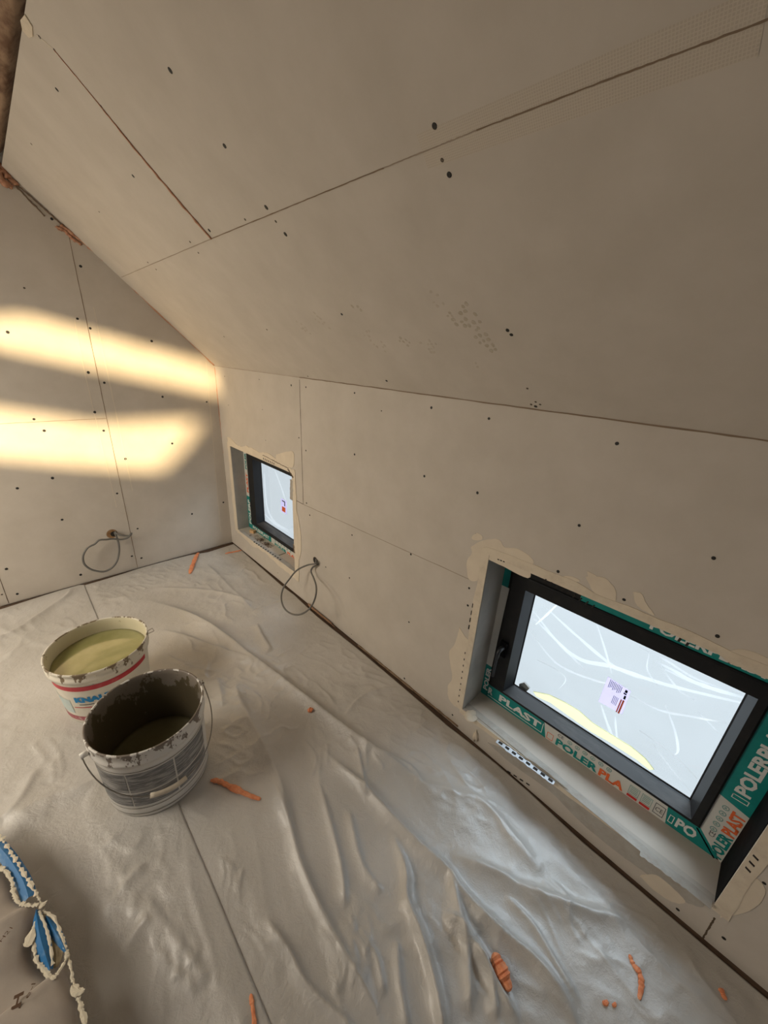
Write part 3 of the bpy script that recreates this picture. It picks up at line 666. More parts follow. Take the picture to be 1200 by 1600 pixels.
# plastic film hung outside both windows
def film(pl, y0, y1, zb, zt, creases, label):
    N = 90; Mv = 60; vs = []; fs = []
    for j in range(Mv + 1):
        for i in range(N + 1):
            a = -y1 + (y1 - y0) * i / N; z = zb + (zt - zb) * j / Mv
            h = .02 * float(fbm(a*4, z*4, 7)) + .012 * float(fbm(a*11 + z*4, z*9, 8)) - .02
            vs.append(pl.at(a, z, h))
    for j in range(Mv):
        for i in range(N): k = j*(N+1)+i; fs.append((k, k+1, k+N+2, k+N+1))
    f = mesh_obj('plastic_film', vs, fs, M['film'], origin=pl.at(-(y0+y1)/2, zb, 0), smooth=True)
    tag(f, label, 'plastic sheeting')
    for pts, w_ in creases:
        P = [Vector(pl.px(*p)) for p in pts]
        P = [Vector((p[0], p[1])) for p in spline([(p.x, p.y, 0) for p in P], 6)]
        lo, hi = [], []
        for i, p in enumerate(P):
            d = (P[min(i+1, len(P)-1)] - P[max(i-1, 0)]); d = Vector((d[0], d[1])).normalized(); n = Vector((-d.y, d.x)); t = i/(len(P)-1)
            ww = w_ * (0.35 + math.sin(PI*min(max(t, .05), .95))) * random.uniform(.8, 1.2)
            lo.append(p - n*ww/2); hi.append(p + n*ww/2)
        vs = [pl.at(q.x, q.y, .006 + .002*random.random()) for q in lo] + [pl.at(q.x, q.y, .004) for q in hi]; n = len(lo)
        mesh_obj('film_fold', vs, [(i, i+1, i+1+n, i+n) for i in range(n-1)], M['film_fold'], f, smooth=True)
    return f
F1 = fpt(1.375)
cre = [ ([(835,965),(900,1025),(955,1040),(1040,1068),(1165,1098)], .010), ([(832,950),(870,1000),(915,1045)], .006), ([(850,945),(905,995),(960,1040),(1010,1062)], .008),
  ([(930,965),(945,1010),(958,1055)], .004), ([(880,935),(855,960),(838,975)], .006), ([(985,1085),(1030,1108),(1080,1118),(1135,1128)], .005),
  ([(1030,1035),(1060,1075),(1085,1092)], .004), ([(1015,1020),(1012,1045),(1028,1070)], .003), ([(1040,1100),(1055,1140),(1060,1170),(1055,1178)], .005),
  ([(940,1100),(950,1130),(962,1160)], .006), ([(962,1118),(964,1145),(968,1165)], .005), ([(830,985),(870,1035),(930,1062),(985,1072)], .005),
  ([(1000,1010),(1040,1030),(1090,1060),(1165,1085)], .004), ([(1000,1140),(1050,1175),(1090,1215)], .003), ([(1020,1160),(1050,1200),(1080,1235)], .003),
  ([(1090,1110),(1130,1150)], .003), ([(840,1030),(870,1045),(885,1060),(875,1075)], .003), ([(1040,1045),(1100,1070),(1168,1090)], .009), ([(1025,1032),(1060,1050),(1100,1073)], .006)]
film(F1, -1.0, 1.15, -1.0, 1.05, cre, 'creased clear plastic film outside the large window')
F2 = fpt(1.36)
cre2 = [([(428,728),(440,760),(450,790)], .012), ([(414,740),(418,790),(430,815),(452,828)], .016), ([(412,800),(430,818),(454,832)], .012)]
film(F2, 1.25, 4.2, -1.2, 1.05, cre2, 'smooth white plastic film outside the small window')

# ------------------------------------------------------------------ filler, beads
def wavy(pl, p, q, w0, w1_, amp, parent, name, m, h=.0012, n=40, px=True, side=1):
    a = Vector(pl.px(*p) if px else p); c = Vector(pl.px(*q) if px else q); d = (c-a).normalized(); nn = Vector((-d.y, d.x)) * side
    _ph[0] += 1; h += .00003 * _ph[0]; sd_ = random.random()*50; base = []; top = []
    for i in range(n+1):
        t = i/n; ctr = a + (c-a)*t; base.append(tuple(ctr)); ww = w0 + (w1_-w0)*t + amp*(float(fbm(t*6+sd_, sd_, 1, 4))*2 - 1)*1.6
        top.append(tuple(ctr + nn*max(ww, .003)))
    b = MB()
    for i in range(n): b.slab(pl, [base[i], base[i+1], top[i+1], top[i]], -.0002, h)
    return b.build(name, m, parent)
_ph = [0]
def poly(pl, pts, parent, m=M['patch'], name='filler_patch', h=.001, rough=.0):
    _ph[0] += 1; h += .00006 * _ph[0]
    P = [Vector((*pl.px(*p), 0)) for p in pts]; P = spline(P + [P[0]], 5)[:-1]
    b = MB(); b.slab(pl, [(p.x + random.uniform(-1, 1)*rough, p.y + random.uniform(-1, 1)*rough) for p in P], -.0002, h); return b.build(name, m, parent, )
Z5 = lambda L: [(690 + x/4.444, 820 + y/4.444) for x, y in L]
Z6 = lambda L: [(900 + x/4.0, 900 + y/4.0) for x, y in L]
Z7 = lambda L: [(700 + x/2.4, 1060 + y/2.4) for x, y in L]
Z4 = lambda L: [(320 + x/5.0, 660 + y/5.0) for x, y in L]
poly(KNEE, Z5([(205,155),(255,120),(330,100),(400,105),(440,155),(520,165),(590,200),(640,250),(620,300),(600,370),(430,290),(310,235),(290,262),(275,340),(240,390),(190,375),(175,300),(180,240),(210,200)]), wall_right, rough=.0008)
poly(KNEE, Z5([(215,75),(245,58),(280,75),(283,100),(250,108),(212,98)]), wall_right)
poly(KNEE, Z5([(125,712),(160,770),(195,830),(165,1000),(135,1210),(100,1262),(50,1205),(45,1120),(75,1060),(60,960),(55,880),(95,820)]), wall_right, rough=.0012)
poly(KNEE, Z5([(1010,320),(1060,345),(1120,385),(1190,420),(1215,490),(1190,545),(1110,510),(1040,440)]), wall_right, rough=.0008)
poly(KNEE, Z5([(850,355),(905,358),(960,385),(935,396),(875,376)]), wall_right)
poly(KNEE, Z6([(60,0),(190,15),(240,110),(225,175),(170,150),(120,110)]), wall_right, rough=.0008)
poly(KNEE, Z6([(360,100),(410,110),(440,170),(490,240),(450,230),(400,200),(370,160)]), wall_right, rough=.001)
poly(KNEE, Z6([(840,450),(930,470),(1050,460),(1200,520),(1215,640),(1080,590),(960,540)]), wall_right, rough=.001)
poly(KNEE, Z7([(1020,895),(1080,885),(1140,865),(1178,830),(1190,790),(1165,755),(1130,745),(1095,780),(1050,840)]), wall_right, rough=.0008)
poly(KNEE, Z7([(150,240),(300,300),(420,390),(540,500),(700,620),(860,740),(960,850),(900,840),(830,800),(730,720),(620,640),(500,540),(380,420),(240,320)]), wall_right, m=M['plaster_wet'], rough=.0012)
poly(KNEE, Z7([(720,740),(780,735),(850,790),(890,838),(840,836),(770,790)]), wall_right, rough=.001)
# bands of filler round each opening
def kn(y, z): return (-y, z)
y0, y1, zs, zh = W1['y0'], W1['y1'], W1['zs'], W1['zh']
wavy(KNEE, kn(y1, zs-.01), kn(y1, zh+.02), .030, .030, .007, wall_right, 'corner_bead', M['plaster'], .0022, px=False)
wavy(KNEE, kn(y1+.02, zh), kn(y0-.03, zh), .026, .032, .010, wall_right, 'corner_bead', M['plaster'], .0022, px=False, n=60)
wavy(KNEE, kn(y0, zh), kn(y0, zs-.02), .030, .034, .004, wall_right, 'corner_bead', M['plaster'], .0022, px=False)
wavy(KNEE, kn(y0-.01, zs), kn(y1+.01, zs), .014, .022, .008, wall_right, 'corner_bead', M['plaster'], .0022, px=False, n=60)
y0, y1, zs, zh = W2['y0'], W2['y1'], W2['zs'], W2['zh']
wavy(KNEE, kn(y1, zs-.02), kn(y1, zh+.02), .050, .045, .012, wall_right, 'corner_bead', M['patch'], .0022, px=False)
wavy(KNEE, kn(y1+.03, zh), kn(y0-.03, zh), .060, .045, .030, wall_right, 'corner_bead', M['patch'], .0022, px=False, n=60)
wavy(KNEE, kn(y0, zh+.02), kn(y0, zs-.05), .045, .050, .012, wall_right, 'corner_bead', M['patch'], .0022, px=False)
wavy(KNEE, kn(y0-.01, zs), kn(y1+.01, zs), .035, .040, .020, wall_right, 'corner_bead', M['patch'], .0022, px=False, n=60)
poly(KNEE, Z4([(560,250),(640,230),(695,235),(695,340),(660,350),(600,330),(560,300)]), wall_right, rough=.001)
poly(KNEE, Z4([(700,640),(722,700),(745,820),(755,960),(745,1060),(715,1060),(700,900)]), wall_right, rough=.002)
# sill filler with the bare bead slots
def slots(pl, p, q, n, w_, ln, parent, m=M['slot'], h=.0030, gap=None, tilt=0):
    a = Vector(pl.px(*p)); c = Vector(pl.px(*q)); d = (c-a); L = d.length; d.normalize(); nn = Vector((-d.y, d.x)); b = MB()
    for i in range(n):
        ctr = a + d * L * (i + .5)/n; hw = L/n*ln/2; t = nn*w_/2
        sk = d * tilt
        b.slab(pl, [tuple(ctr - d*hw - t - sk), tuple(ctr + d*hw - t - sk), tuple(ctr + d*hw + t + sk), tuple(ctr - d*hw + t + sk)], -.0002, h)
    return b.build('bead_slots', m, parent)
S1 = Plane((0, 0, W1['zs'] + .0012), (1, 0, 0), (0, 1, 0)); S2 = Plane((0, 0, W2['zs'] + .0012), (1, 0, 0), (0, 1, 0))
wavy(S1, (724, 1103), (1110, 1421), .030, .028, .006, s1, 'sill_bead', M['plaster_wet'], .0010, n=60)
wavy(S2, (374, 830), (459, 893), .030, .030, .010, s2, 'sill_bead', M['plaster_wet'], .0010, n=60)
o = strip(S1, (776, 1158), (866, 1224), .020, s1, 'metal_bead', M['bead'], h=.0018)
slots(S1, (777, 1158), (866, 1224), 8, .010, .55, s1, h=.0024)
o = strip(S1, (1000, 1333), (1085, 1395), .016, s1, 'metal_bead', M['plaster_wet'], h=.0018); slots(S1, (1000, 1332), (1060, 1378), 4, .006, .5, s1, m=M['reveal'], h=.0022)
slots(S2, (396, 846), (440, 876), 12, .010, .5, s2, h=.0022)
slots(KNEE, (848, 904), (932, 950), 9, .012, .22, wall_right, h=.0030, tilt=.002)
slots(KNEE, (1056, 996), (1080, 1010), 2, .010, .3, wall_right, h=.0030)
slots(KNEE, (777, 873), (790, 878), 3, .004, .6, wall_right, h=.0028)
slots(KNEE, (740, 940), (732, 985), 4, .0035, .55, wall_right, h=.0030)
slots(KNEE, (728, 1015), (716, 1100), 9, .004, .25, wall_right, h=.0030)
slots(KNEE, (1166, 1362), (1184, 1334), 3, .012, .25, wall_right, h=.0030, tilt=.003)
slots(KNEE, (411, 716), (430, 725), 7, .012, .35, wall_right, h=.0030)
slots(KNEE, (791, 1203), (830, 1228), 4, .003, .5, wall_right, h=.0028)
strip(KNEE, (411, 711), (452, 732), .004, wall_right, 'board_joint', M['joint'], h=.003, wob=.004)
strip(KNEE, (450, 733), (459, 746), .010, wall_right, 'plaster_crack', M['joint'], h=.003, wob=.006, n=8)
strip(KNEE, (459, 850), (461, 864), .014, wall_right, 'plaster_crack', M['gap'], h=.003, wob=.006, n=8)
strip(KNEE, (456, 750), (456, 781), .030, wall_right, 'metal_bead', M['plaster_wet'], h=.0028, n=12)
# plaster lump on the sill corner and under the window
def lump(name, loc, sx, sy, sz, m, parent=None, seed=0, label=None, cat=None):
    vs = []; fs = []; N = 14; K = 9
    for j in range(K + 1):
        ph = PI * j / K
        for i in range(N):
            th = 2*PI*i/N; k = 1 + .35*(float(vnoise(math.cos(th)*1.5 + 5 + seed, math.sin(th)*1.5 + ph*1.3 + 5, seed)) - .5)*2
            vs.append(Vector(loc) + Vector((sx*math.sin(ph)*math.cos(th)*k, sy*math.sin(ph)*math.sin(th)*k, sz*math.cos(ph)*k)))
    for j in range(K):
        for i in range(N): fs.append((j*N+i, j*N+(i+1) % N, (j+1)*N+(i+1) % N, (j+1)*N+i))
    o = mesh_obj(name, vs, fs, m, parent, origin=loc, smooth=True)
    if label: tag(o, label, cat)
    return o
p = S1.at(*S1.px(737, 1118)); lump('filler_lump', p, .028, .022, .005, M['plaster'], s1, 3)
p = KNEE.at(*KNEE.px(742, 1158), 0); lump('filler_lump', (p.x, p.y, .030), .010, .012, .028, M['plaster'], wall_right, 5)

# debris on the small sill
c = S2.at(*S2.px(395, 832)); b = MB(); 
q = Plane(c, (1, .3, 0), (-.3, 1, 0)); b.slab(q, [(-.012, -.02), (.012, -.02), (.012, .02), (-.012, .02)], -.003, .020); b.slab(q, [(.012, -.008), (.018, -.008), (.018, .012), (.012, .012)], -.003, .012)
tag(b.build('wood_block', M['woodchip'], origin=c), 'tiny pale wood block in the far corner of the small window sill', 'wood block')
c = S2.at(*S2.px(412, 848)); b = MB()
for k in range(26):
    p0 = c + Vector((random.gauss(0, .012), random.gauss(0, .075), .002)); a = random.random()*6.3; r = random.uniform(.008, .02); pts = []
    for t in range(7): pts.append(p0 + Vector((r*math.cos(a + t*.5), r*math.sin(a + t*.5)*1.6, .006*math.sin(t*.9) + .003)))
    b.tube(pts, .0013, 5)
tag(b.build('wood_shavings', M['shaving'], origin=c, smooth=True), 'dark curled shavings heaped on the small window sill', 'shavings', kind='stuff')

# ------------------------------------------------------------------ dust sheets on the floor
FOLDS = [
 ([(221,936),(292,961),(346,994),(387,1027),(437,1065),(496,1111),(560,1160),(640,1215),(700,1262)], .035, .026),
 ([(497,1167),(527,1197),(570,1235),(615,1285),(655,1325),(700,1365),(720,1395),(770,1450),(835,1505),(885,1570),(900,1620)], .020, .024),
 ([(420,1210),(450,1280),(470,1350),(510,1440),(550,1510),(600,1600)], .018, .016),
 ([(495,1215),(520,1300),(535,1365),(540,1425)], .014, .012),
 ([(545,1265),(565,1350),(600,1400)], .014, .010),
 ([(610,1300),(633,1360),(636,1410),(655,1460),(675,1525),(690,1600),(695,1640)], .014, .022),
 ([(690,1440),(715,1445),(750,1495),(780,1550),(815,1610)], .014, .020),
 ([(700,1365),(720,1440),(730,1500),(735,1600)], .014, .016),
 ([(805,1380),(870,1410),(930,1430),(975,1442)], .020, .012),
 ([(785,1400),(825,1440),(860,1495),(910,1580)], .010, .010),
 ([(700,1335),(775,1368),(846,1406),(958,1443)], .022, .014),
 ([(640,1225),(700,1240),(760,1265),(800,1310),(850,1370)], .040, .016),
 ([(410,1430),(450,1485),(480,1540),(535,1595),(570,1640)], .012, .012),
 ([(295,1500),(325,1520),(355,1560),(370,1600)], .012, .010),
 ([(367,1061),(375,1098),(400,1144),(425,1194),(442,1240),(454,1298)], .030, .016),
 ([(557,1170),(567,1213),(572,1250)], .008, .008), ([(537,1123),(570,1087),(630,1075)], .010, .005),
 ([(400,975),(412,1000),(425,1020)], .020, .010), ([(390,960),(430,945),(470,935)], .016, .006),
 ([(0,1290),(120,1235),(260,1205)], .05, .010), ([(180,1500),(240,1420),(270,1330)], .020, .008),
 ([(340,1060),(345,1085),(350,1110)], .03, .010), ([(250,985),(300,1000),(350,1020),(400,1040)], .020, .008),
 ([(590,1180),(640,1200),(660,1230)], .010, .006), ([(740,1480),(765,1530),(775,1600)], .010, .012),
 ([(620,1470),(625,1540),(640,1620)], .012, .010), ([(560,1450),(590,1500),(600,1560)], .010, .008),
 ([(320,880),(360,920),(400,960)], .025, .006), ([(240,920),(330,925),(400,945)], .018, .006),
 ([(200,1600),(220,1520),(240,1450)], .016, .007), ([(380,1490),(400,1560),(420,1620)], .012, .009),
]
LFOLD = [([(-60,1030),(0,1003),(25,991),(47,977),(75,957),(107,933),(118,905)], .018, .016), ([(0,1030),(60,1005),(140,975)], .02, .006),
 ([(0,1290),(120,1235),(260,1205)], .05, .012), ([(150,1440),(185,1400),(230,1350)], .02, .007), ([(225,1400),(285,1480),(330,1540)], .014, .008),
 ([(60,1200),(30,1260),(-20,1300)], .03, .009), ([(150,1600),(200,1480),(240,1430)], .016, .007)]
def bundle(pts, k, off, w_=.006, h_=.006):
    out = []; full = pts
    for i in range(k):
        j = random.uniform(-3, 3); sc = random.uniform(.75, 1.2)
        a0 = random.choice([0, 0, 1]); pts = full[a0:] if random.random() < .5 else full[:len(full) - a0]
        if len(pts) < 2: pts = full
        out.append(([(x + off[0]*i*random.uniform(.7, 1.3) + random.uniform(-3, 3), y + off[1]*i + random.uniform(-5, 5)) for x, y in pts], w_*random.uniform(.8, 1.8), h_*sc*.55))
    return out
FOLDS += bundle([(500,1445),(520,1478),(532,1515),(522,1560)], 6, (11, -4)) + bundle([(330,1440),(370,1442),(400,1468),(418,1500)], 4, (-8, 14)) + \
    bundle([(322,1330),(345,1342),(352,1370),(340,1405)], 4, (11, 4), .005, .005) + bundle([(545,1155),(560,1172),(566,1205)], 4, (9, 2), .006, .006) + \
    bundle([(815,1395),(842,1420),(862,1460),(880,1505)], 4, (11, -7)) + bundle([(500,1140),(515,1165),(512,1200)], 3, (-12, 8), .007, .006) + \
    bundle([(255,1020),(290,1035),(330,1032)], 3, (12, 10), .008, .006) + bundle([(390,1080),(410,1100),(405,1130)], 3, (10, 6), .007, .005)
LFOLD += bundle([(218,1425),(236,1465),(250,1500),(240,1545)], 5, (13, -3)) + bundle([(212,1550),(226,1585),(220,1630)], 4, (11, 0), .005, .005) + \
    bundle([(250,1480),(262,1510),(290,1540)], 3, (12, 10)) + bundle([(70,1150),(95,1180),(100,1220)], 3, (-12, 5), .008, .006)
def height(x, y, folds, seed, base):
    z = np.zeros_like(x) + base
    z += .007 * fbm(x*2.2, y*2.2, seed) 
    wx = x + .08*(fbm(x*3, y*3, seed+3) - .5); wy = y + .08*(fbm(x*3+9, y*3+4, seed+5) - .5)
    ridg = 1 - np.abs(2*fbm(wx*9, wy*5, seed+7, 3) - .9)
    mask = np.clip((fbm(x*2.1+4, y*2.1+8, seed+11, 3) - .38)*5, 0, 1)
    z += .0075 * np.clip(ridg, 0, 1)**4 * mask
    rid2 = 1 - np.abs(2*vnoise(wx*26 + wy*10, wy*16, seed+9) - 1)
    mask2 = np.clip((fbm(x*3.1+1, y*3.1+2, seed+15, 3) - .44)*7, 0, 1)
    z += .0042 * rid2**2 * mask2
    rid3 = 1 - np.abs(2*vnoise(wx*15 - wy*3, wy*3.2 + 7, seed+13) - 1); mask3 = np.clip((1.3 - y)*1.2, 0, 1) * np.clip((fbm(x*2.6+5, y*2.6, seed+17, 3)-.40)*6, 0, 1)
    z += .0055 * rid3**3 * mask3
    for pts, w_, h_ in folds:
        P = [on_floor(*p) for p in pts]; P = [(q.x, q.y) for q in spline([(a, c, 0) for a, c in P], 4)]; n = len(P)
        best = np.full_like(x, 9.0); tt = np.zeros_like(x)
        for i in range(n - 1):
            ax, ay = P[i]; bx, by = P[i+1]; dx, dy = bx-ax, by-ay; L2 = dx*dx+dy*dy + 1e-12
            t = np.clip(((x-ax)*dx + (y-ay)*dy)/L2, 0, 1); cx = x-(ax+t*dx); cy = y-(ay+t*dy)
            sg = np.sign(dx*cy - dy*cx); d = np.hypot(cx, cy); d = np.where(sg > 0, d*1.6, d*.85)
            u = d < best; best = np.where(u, d, best); tt = np.where(u, (i+t)/(n-1), tt)
        env = np.clip(np.minimum(tt, 1-tt)*5, 0, 1); env = env*env*(3-2*env)
        best = best*(1+.3*(fbm(x*12, y*12, seed+20, 2)-.4))
        z += h_ * env * 1.25*np.exp(-(best/w_)**1.2)
    return z
right_edge = [(700,1128),(735,1165),(790,1216),(850,1272),(950,1368),(1000,1412),(1100,1502),(1200,1590)]
far_edge = [(490,957),(425,903),(366,853)]
def on_floor(x, y):
    z = 0.0
    for _ in range(4):
        q = CAM + ray(x, y) * ((z - CAM.z) / ray(x, y).z); z = float(dip(q.y))
    return (q.x, q.y)
RE = sorted([on_floor(*p)[::-1] for p in [(363,849),(380,863),(440,916),(460,931),(495,964),(560,1016),(640,1084),(700,1136),(735,1163),(775,1195),(825,1238),(908,1316),(992,1387),(1075,1458),(1158,1529),(1200,1565)]])
RE_y = np.array([r[0] for r in RE]); RE_x = np.array([r[1] for r in RE])
BUCK = [(.135, 1.202, .157), (.079, 1.706, .151)]
def sheet(name, xl, xr, y0, y1f, folds, seed, base, step, label, curl=0):
    ny = int((2.9 - y0)/step); nxn = int(1.15/step) if xr is None else int((xr-xl)/step)
    ys = np.linspace(0, 1, ny); us = np.linspace(0, 1, nxn); U, V = np.meshgrid(us, ys)
    xr_ = (lambda y: np.interp(y, RE_y, RE_x)) if xr is None else (lambda y: xr + .008*(fbm(y*2, y*0+3, seed)-.5))
    Y = y0 + V*(2.80-y0); X = xl + U*(xr_(Y)-xl)
    top = y1f(X); Y = y0 + V*(top-y0); X = xl + U*(xr_(Y)-xl)
    Z = height(X, Y, folds, seed, base)
    if seed == 1:
        k = np.clip((X-.145)/.05, 0, 1); Z = np.where(k < 1, .0045 + (Z-.0045)*k, Z); Z = np.where(X < .145, np.minimum(Z, .0045), Z)
    else:
        k = np.clip(np.maximum((X+.10)/.06, (Y-1.25)/.06), 0, 1); Z = np.where(k < 1, base+.0015 + (Z-base-.0015)*k, Z)
    eg = np.minimum(np.clip((top-Y)/.06, 0, 1), np.clip((xr_(Y)-X)/.05, 0, 1) if True else 1)
    e0_ = .0035 if seed == 1 else .0012
    Z = np.where(eg < 1, e0_ + base + (Z-base-e0_)*eg, Z)
    for bx, by, br in BUCK:
        d = np.hypot(X-bx, Y-by); k = np.clip((d-br-.004)/.07, 0, 1); k = k*k*(3-2*k); Z = .002 + base + (Z-.002-base)*k
    Z = np.maximum(Z, base+.0012) + dip(Y)
    vs = np.stack([X, Y, Z], -1).reshape(-1, 3); k = (np.arange(ny-1)[:, None]*nxn + np.arange(nxn-1)[None]).ravel()
    fs = np.stack([k, k+1, k+1+nxn, k+nxn], -1)
    me = bpy.data.meshes.new(name); me.from_pydata(vs.tolist(), [], fs.tolist()); me.materials.append(M['sheet'])
    me.polygons.foreach_set('use_smooth', [True]*len(me.polygons)); o = bpy.data.objects.new(name, me); COL.objects.link(o)
    md = o.modifiers.new('t', 'SOLIDIFY'); md.thickness = .0008; md.offset = 1
    return tag(o, label, 'dust sheet')
def far_r(x): return np.interp(x, [0, .226, .35, .45, .62, .78, .9, 1.2], [2.78, 2.78, 2.79, 2.802, 2.80, 2.79, 2.755, 2.775])
sheet('dust_sheet', .018, None, -.75, far_r, FOLDS, 1, .002, .0052, 'large white plastic dust sheet laid along the wall with the windows')
def far_l(x): return np.interp(x, [-.9, -.3, -.12, 0, .06, .115, .15], [2.76, 2.765, 2.785, 2.80, 2.802, 2.803, 2.78])
sheet('dust_sheet', -1.5, .141, -.9, far_l, LFOLD, 40, .0055, .0070, 'white plastic dust sheet on the left overlapping its neighbour under the pails')

# ------------------------------------------------------------------ pails
def pail(name, c, rt, rb, H, label, mats, rim, wall=.0025):
    root = empty(name, c); tag(root, label, 'bucket')
    r = lambda z: rb + (rt - .006 - rb) * z / H
    prof = [(.001, 0), (rb*.97, 0), (rb, .004)] + [(r(z), z) for z in np.linspace(.02, H - .055, 12)]
    prof += rim(r, H, rt)
    prof += [(rt - .004, H), (rt - .007, H - .004)] + [(r(z) - wall, z) for z in np.linspace(H - .02, .006, 12)] + [(.001, .006)]
    ni = len(prof); inner = next(i for i, p in enumerate(prof) if i > 14 and p[1] == H) 
    b = MB(); b.lathe(prof, c, 96, mis=[0 if i <= inner else 1 for i in range(ni-1)])
    body = b.build('pail_body', mats, root, origin=c, smooth=True)
    return root, r
M['pail1'] = bucket_mat('white_pail', (0.72, 0.68, 0.58), (0.20, 0.15, 0.09), .15, .30, .60)
M['pail1_in'] = bucket_mat('stained_pail_inside', (0.62, 0.57, 0.40), (0.30, 0.25, 0.13), .15, .36, .62)
M['pail2'] = bucket_mat('paste_covered_pail', (0.74, 0.72, 0.68), (0.20, 0.165, 0.135), .225, .345, .49)
M['pail2_in'] = bucket_mat('brown_pail_inside', (0.10, 0.08, 0.045), (0.22, 0.19, 0.155), .17, .33, .49)
M['water1'] = mat('cloudy_green_water', (0.27, 0.26, 0.095), 0.12, color2=(0.36, 0.34, 0.15), scale=6, coat=.5)
M['water2'] = mat('dark_dirty_water', (0.13, 0.115, 0.055), 0.08, color2=(0.18, 0.16, 0.085), scale=6, coat=.5)
rim1 = lambda r, H, rt: [(r(H-.055), H-.052), (rt - .002, H-.048), (rt - .001, H-.030), (rt - .004, H-.028), (rt - .003, H-.012), (rt, H-.010), (rt, H-.002)]
rim2 = lambda r, H, rt: [(r(H-.055)+.001, H-.055), (rt - .001, H-.052), (rt, H-.046), (rt - .003, H-.042), (rt - .002, H-.010), (rt, H-.008), (rt, H-.002)]
C1 = Vector((.079, 1.706, .0085)); C2 = Vector((.135, 1.202, .0085))
p1, r1 = pail('plastic_pail', C1, .180, .151, .280, 'white pail with a red stripe and blue lettering, holding green water', [M['pail1'], M['pail1_in']], rim1)
p2, r2 = pail('plastic_pail', C2, .174, .157, .310, 'paste smeared pail with grey label and wire bail, standing in front of the other pail', [M['pail2'], M['pail2_in']], rim2)
def cone_along(C, r, a0, z0, h=.0012):          # lettering wrapped round a pail; p runs left to right as seen from outside
    def f(p, q):
        z = z0 + q; R = r(z) + h; a = a0 + p / R
        return Vector((C.x + R*math.cos(a), C.y + R*math.sin(a), C.z + z))
    return f
def ang(C, px_, py_, z, r):                      # angle on the pail where a sight line meets it
    d = ray(px_, py_); best = None; R = r(z)
    a = d.x**2 + d.y**2; bx, by = CAM.x - C.x, CAM.y - C.y; bb = 2*(bx*d.x + by*d.y); cc = bx*bx + by*by - R*R
    disc = bb*bb - 4*a*cc; t = (-bb - math.sqrt(max(disc, 0)))/(2*a); q = CAM + d*t
    return math.atan2(q.y - C.y, q.x - C.x), q.z - C.z
def wrap(C, r, a0, a1, z0, z1, m, parent, name, h=.0008, n=None, wob=None):
    n = n or max(4, int(abs(a1-a0)/.06)); vs = []; K = max(1, int(abs(z1-z0)/.02))
    for i in range(n+1):
        a = a0 + (a1-a0)*i/n
        for j in range(K+1):
            z = z0 + (z1-z0)*j/K; R = r(z) + h; vs.append((C.x + R*math.cos(a), C.y + R*math.sin(a), C.z + z))
    fs = [(i*(K+1)+j, (i+1)*(K+1)+j, (i+1)*(K+1)+j+1, i*(K+1)+j+1) for i in range(n) for j in range(K)]
    return mesh_obj(name, vs, fs, m, parent, smooth=True)
M['red_band'] = mat('red_band', (0.48, 0.03, 0.045), 0.5, color2=(0.55, 0.10, 0.10), scale=40, contrast=(.55, .75))
M['blue_ink'] = mat('blue_ink', (0.0, 0.22, 0.52), 0.5)
M['pale_blue'] = mat('pale_blue_print', (0.42, 0.55, 0.56), 0.5, color2=(0.58, 0.64, 0.60), scale=14)
M['label_grey'] = mat('grey_smeared_label', (0.17, 0.17, 0.17), 0.6, color2=(0.42, 0.41, 0.40), scale=60, contrast=(.45, .6), stretch=(.35, .35, 3.0))
M['pinkish'] = mat('magenta_print', (0.36, 0.08, 0.10), 0.5, color2=(0.50, 0.30, 0.28), scale=50, contrast=(.5, .6))
aL, zL = ang(C1, 86, 1082, .19, r1); aR, zR = ang(C1, 222, 1036, .19, r1); print('band', aL, zL, aR, zR)
wrap(C1, r1, aL - .0, aR + .15, .189, .212, M['red_band'], p1, 'red_stripe', .0012, n=40)
aK, zK = ang(C1, 121, 1112, .14, r1); print('K', aK, zK)
text_on(None, 'KNAUF', 0, 0, .030, M['blue_ink'], p1, width=.135, along=cone_along(C1, r1, aK + .03, .126, .002), off=.05)
text_on(None, 'Pasta', 0, 0, .006, M['red_ink'], p1, width=.03, along=cone_along(C1, r1, aK + .02, .100, .002), off=0) if False else None
wrap(C1, r1, aK - 1.1, aK - .12, .06, .135, M['pale_blue'], p1, 'blue_print', .0010)
wrap(C1, r1, aK - 1.3, aK + 1.6, .020, .045, M['pinkish'], p1, 'magenta_stripe', .0010, n=40)
b = MB()
for j, (zz, w_) in enumerate([(.118, .05), (.108, .035)]):
    vs = []
wrap(C1, r1, aK + .10, aK + .42, .112, .116, M['dark_ink'], p1, 'small_print', .0012); wrap(C1, r1, aK - .05, aK + .35, .096, .100, M['red_ink'], p1, 'small_print', .0012)
# bail ear of the back pail
aE = math.radians(5); e0 = C1 + Vector((.180*math.cos(aE), .180*math.sin(aE), .235))
b = MB(); b.tube([e0, e0 + Vector((.022, -.006, .010)), e0 + Vector((.026, -.010, -.004)), e0 + Vector((.002, -.004, -.012))], .0016, 6); b.build('bail_wire', M['steel'], p1)
# grey printed labels on the front pail
aF = ang(C2, 240, 1200, .18, r2)[0]; print('aF', aF)
for a0, a1 in [(aF - 1.35, aF - .50), (aF - .47, aF + .33), (aF + .36, aF + 1.15)]:
    for z0, z1 in [(.060, .120), (.128, .215)]:
        wrap(C2, r2, a0, a1, z0, z1, M['label_grey'], p2, 'grey_label', .0010, n=18)
for zz in (.046, .018, .223): wrap(C2, r2, -PI, PI, zz, zz + .0025, M['pail2_in'], p2, 'moulded_ring', .0016, n=70)
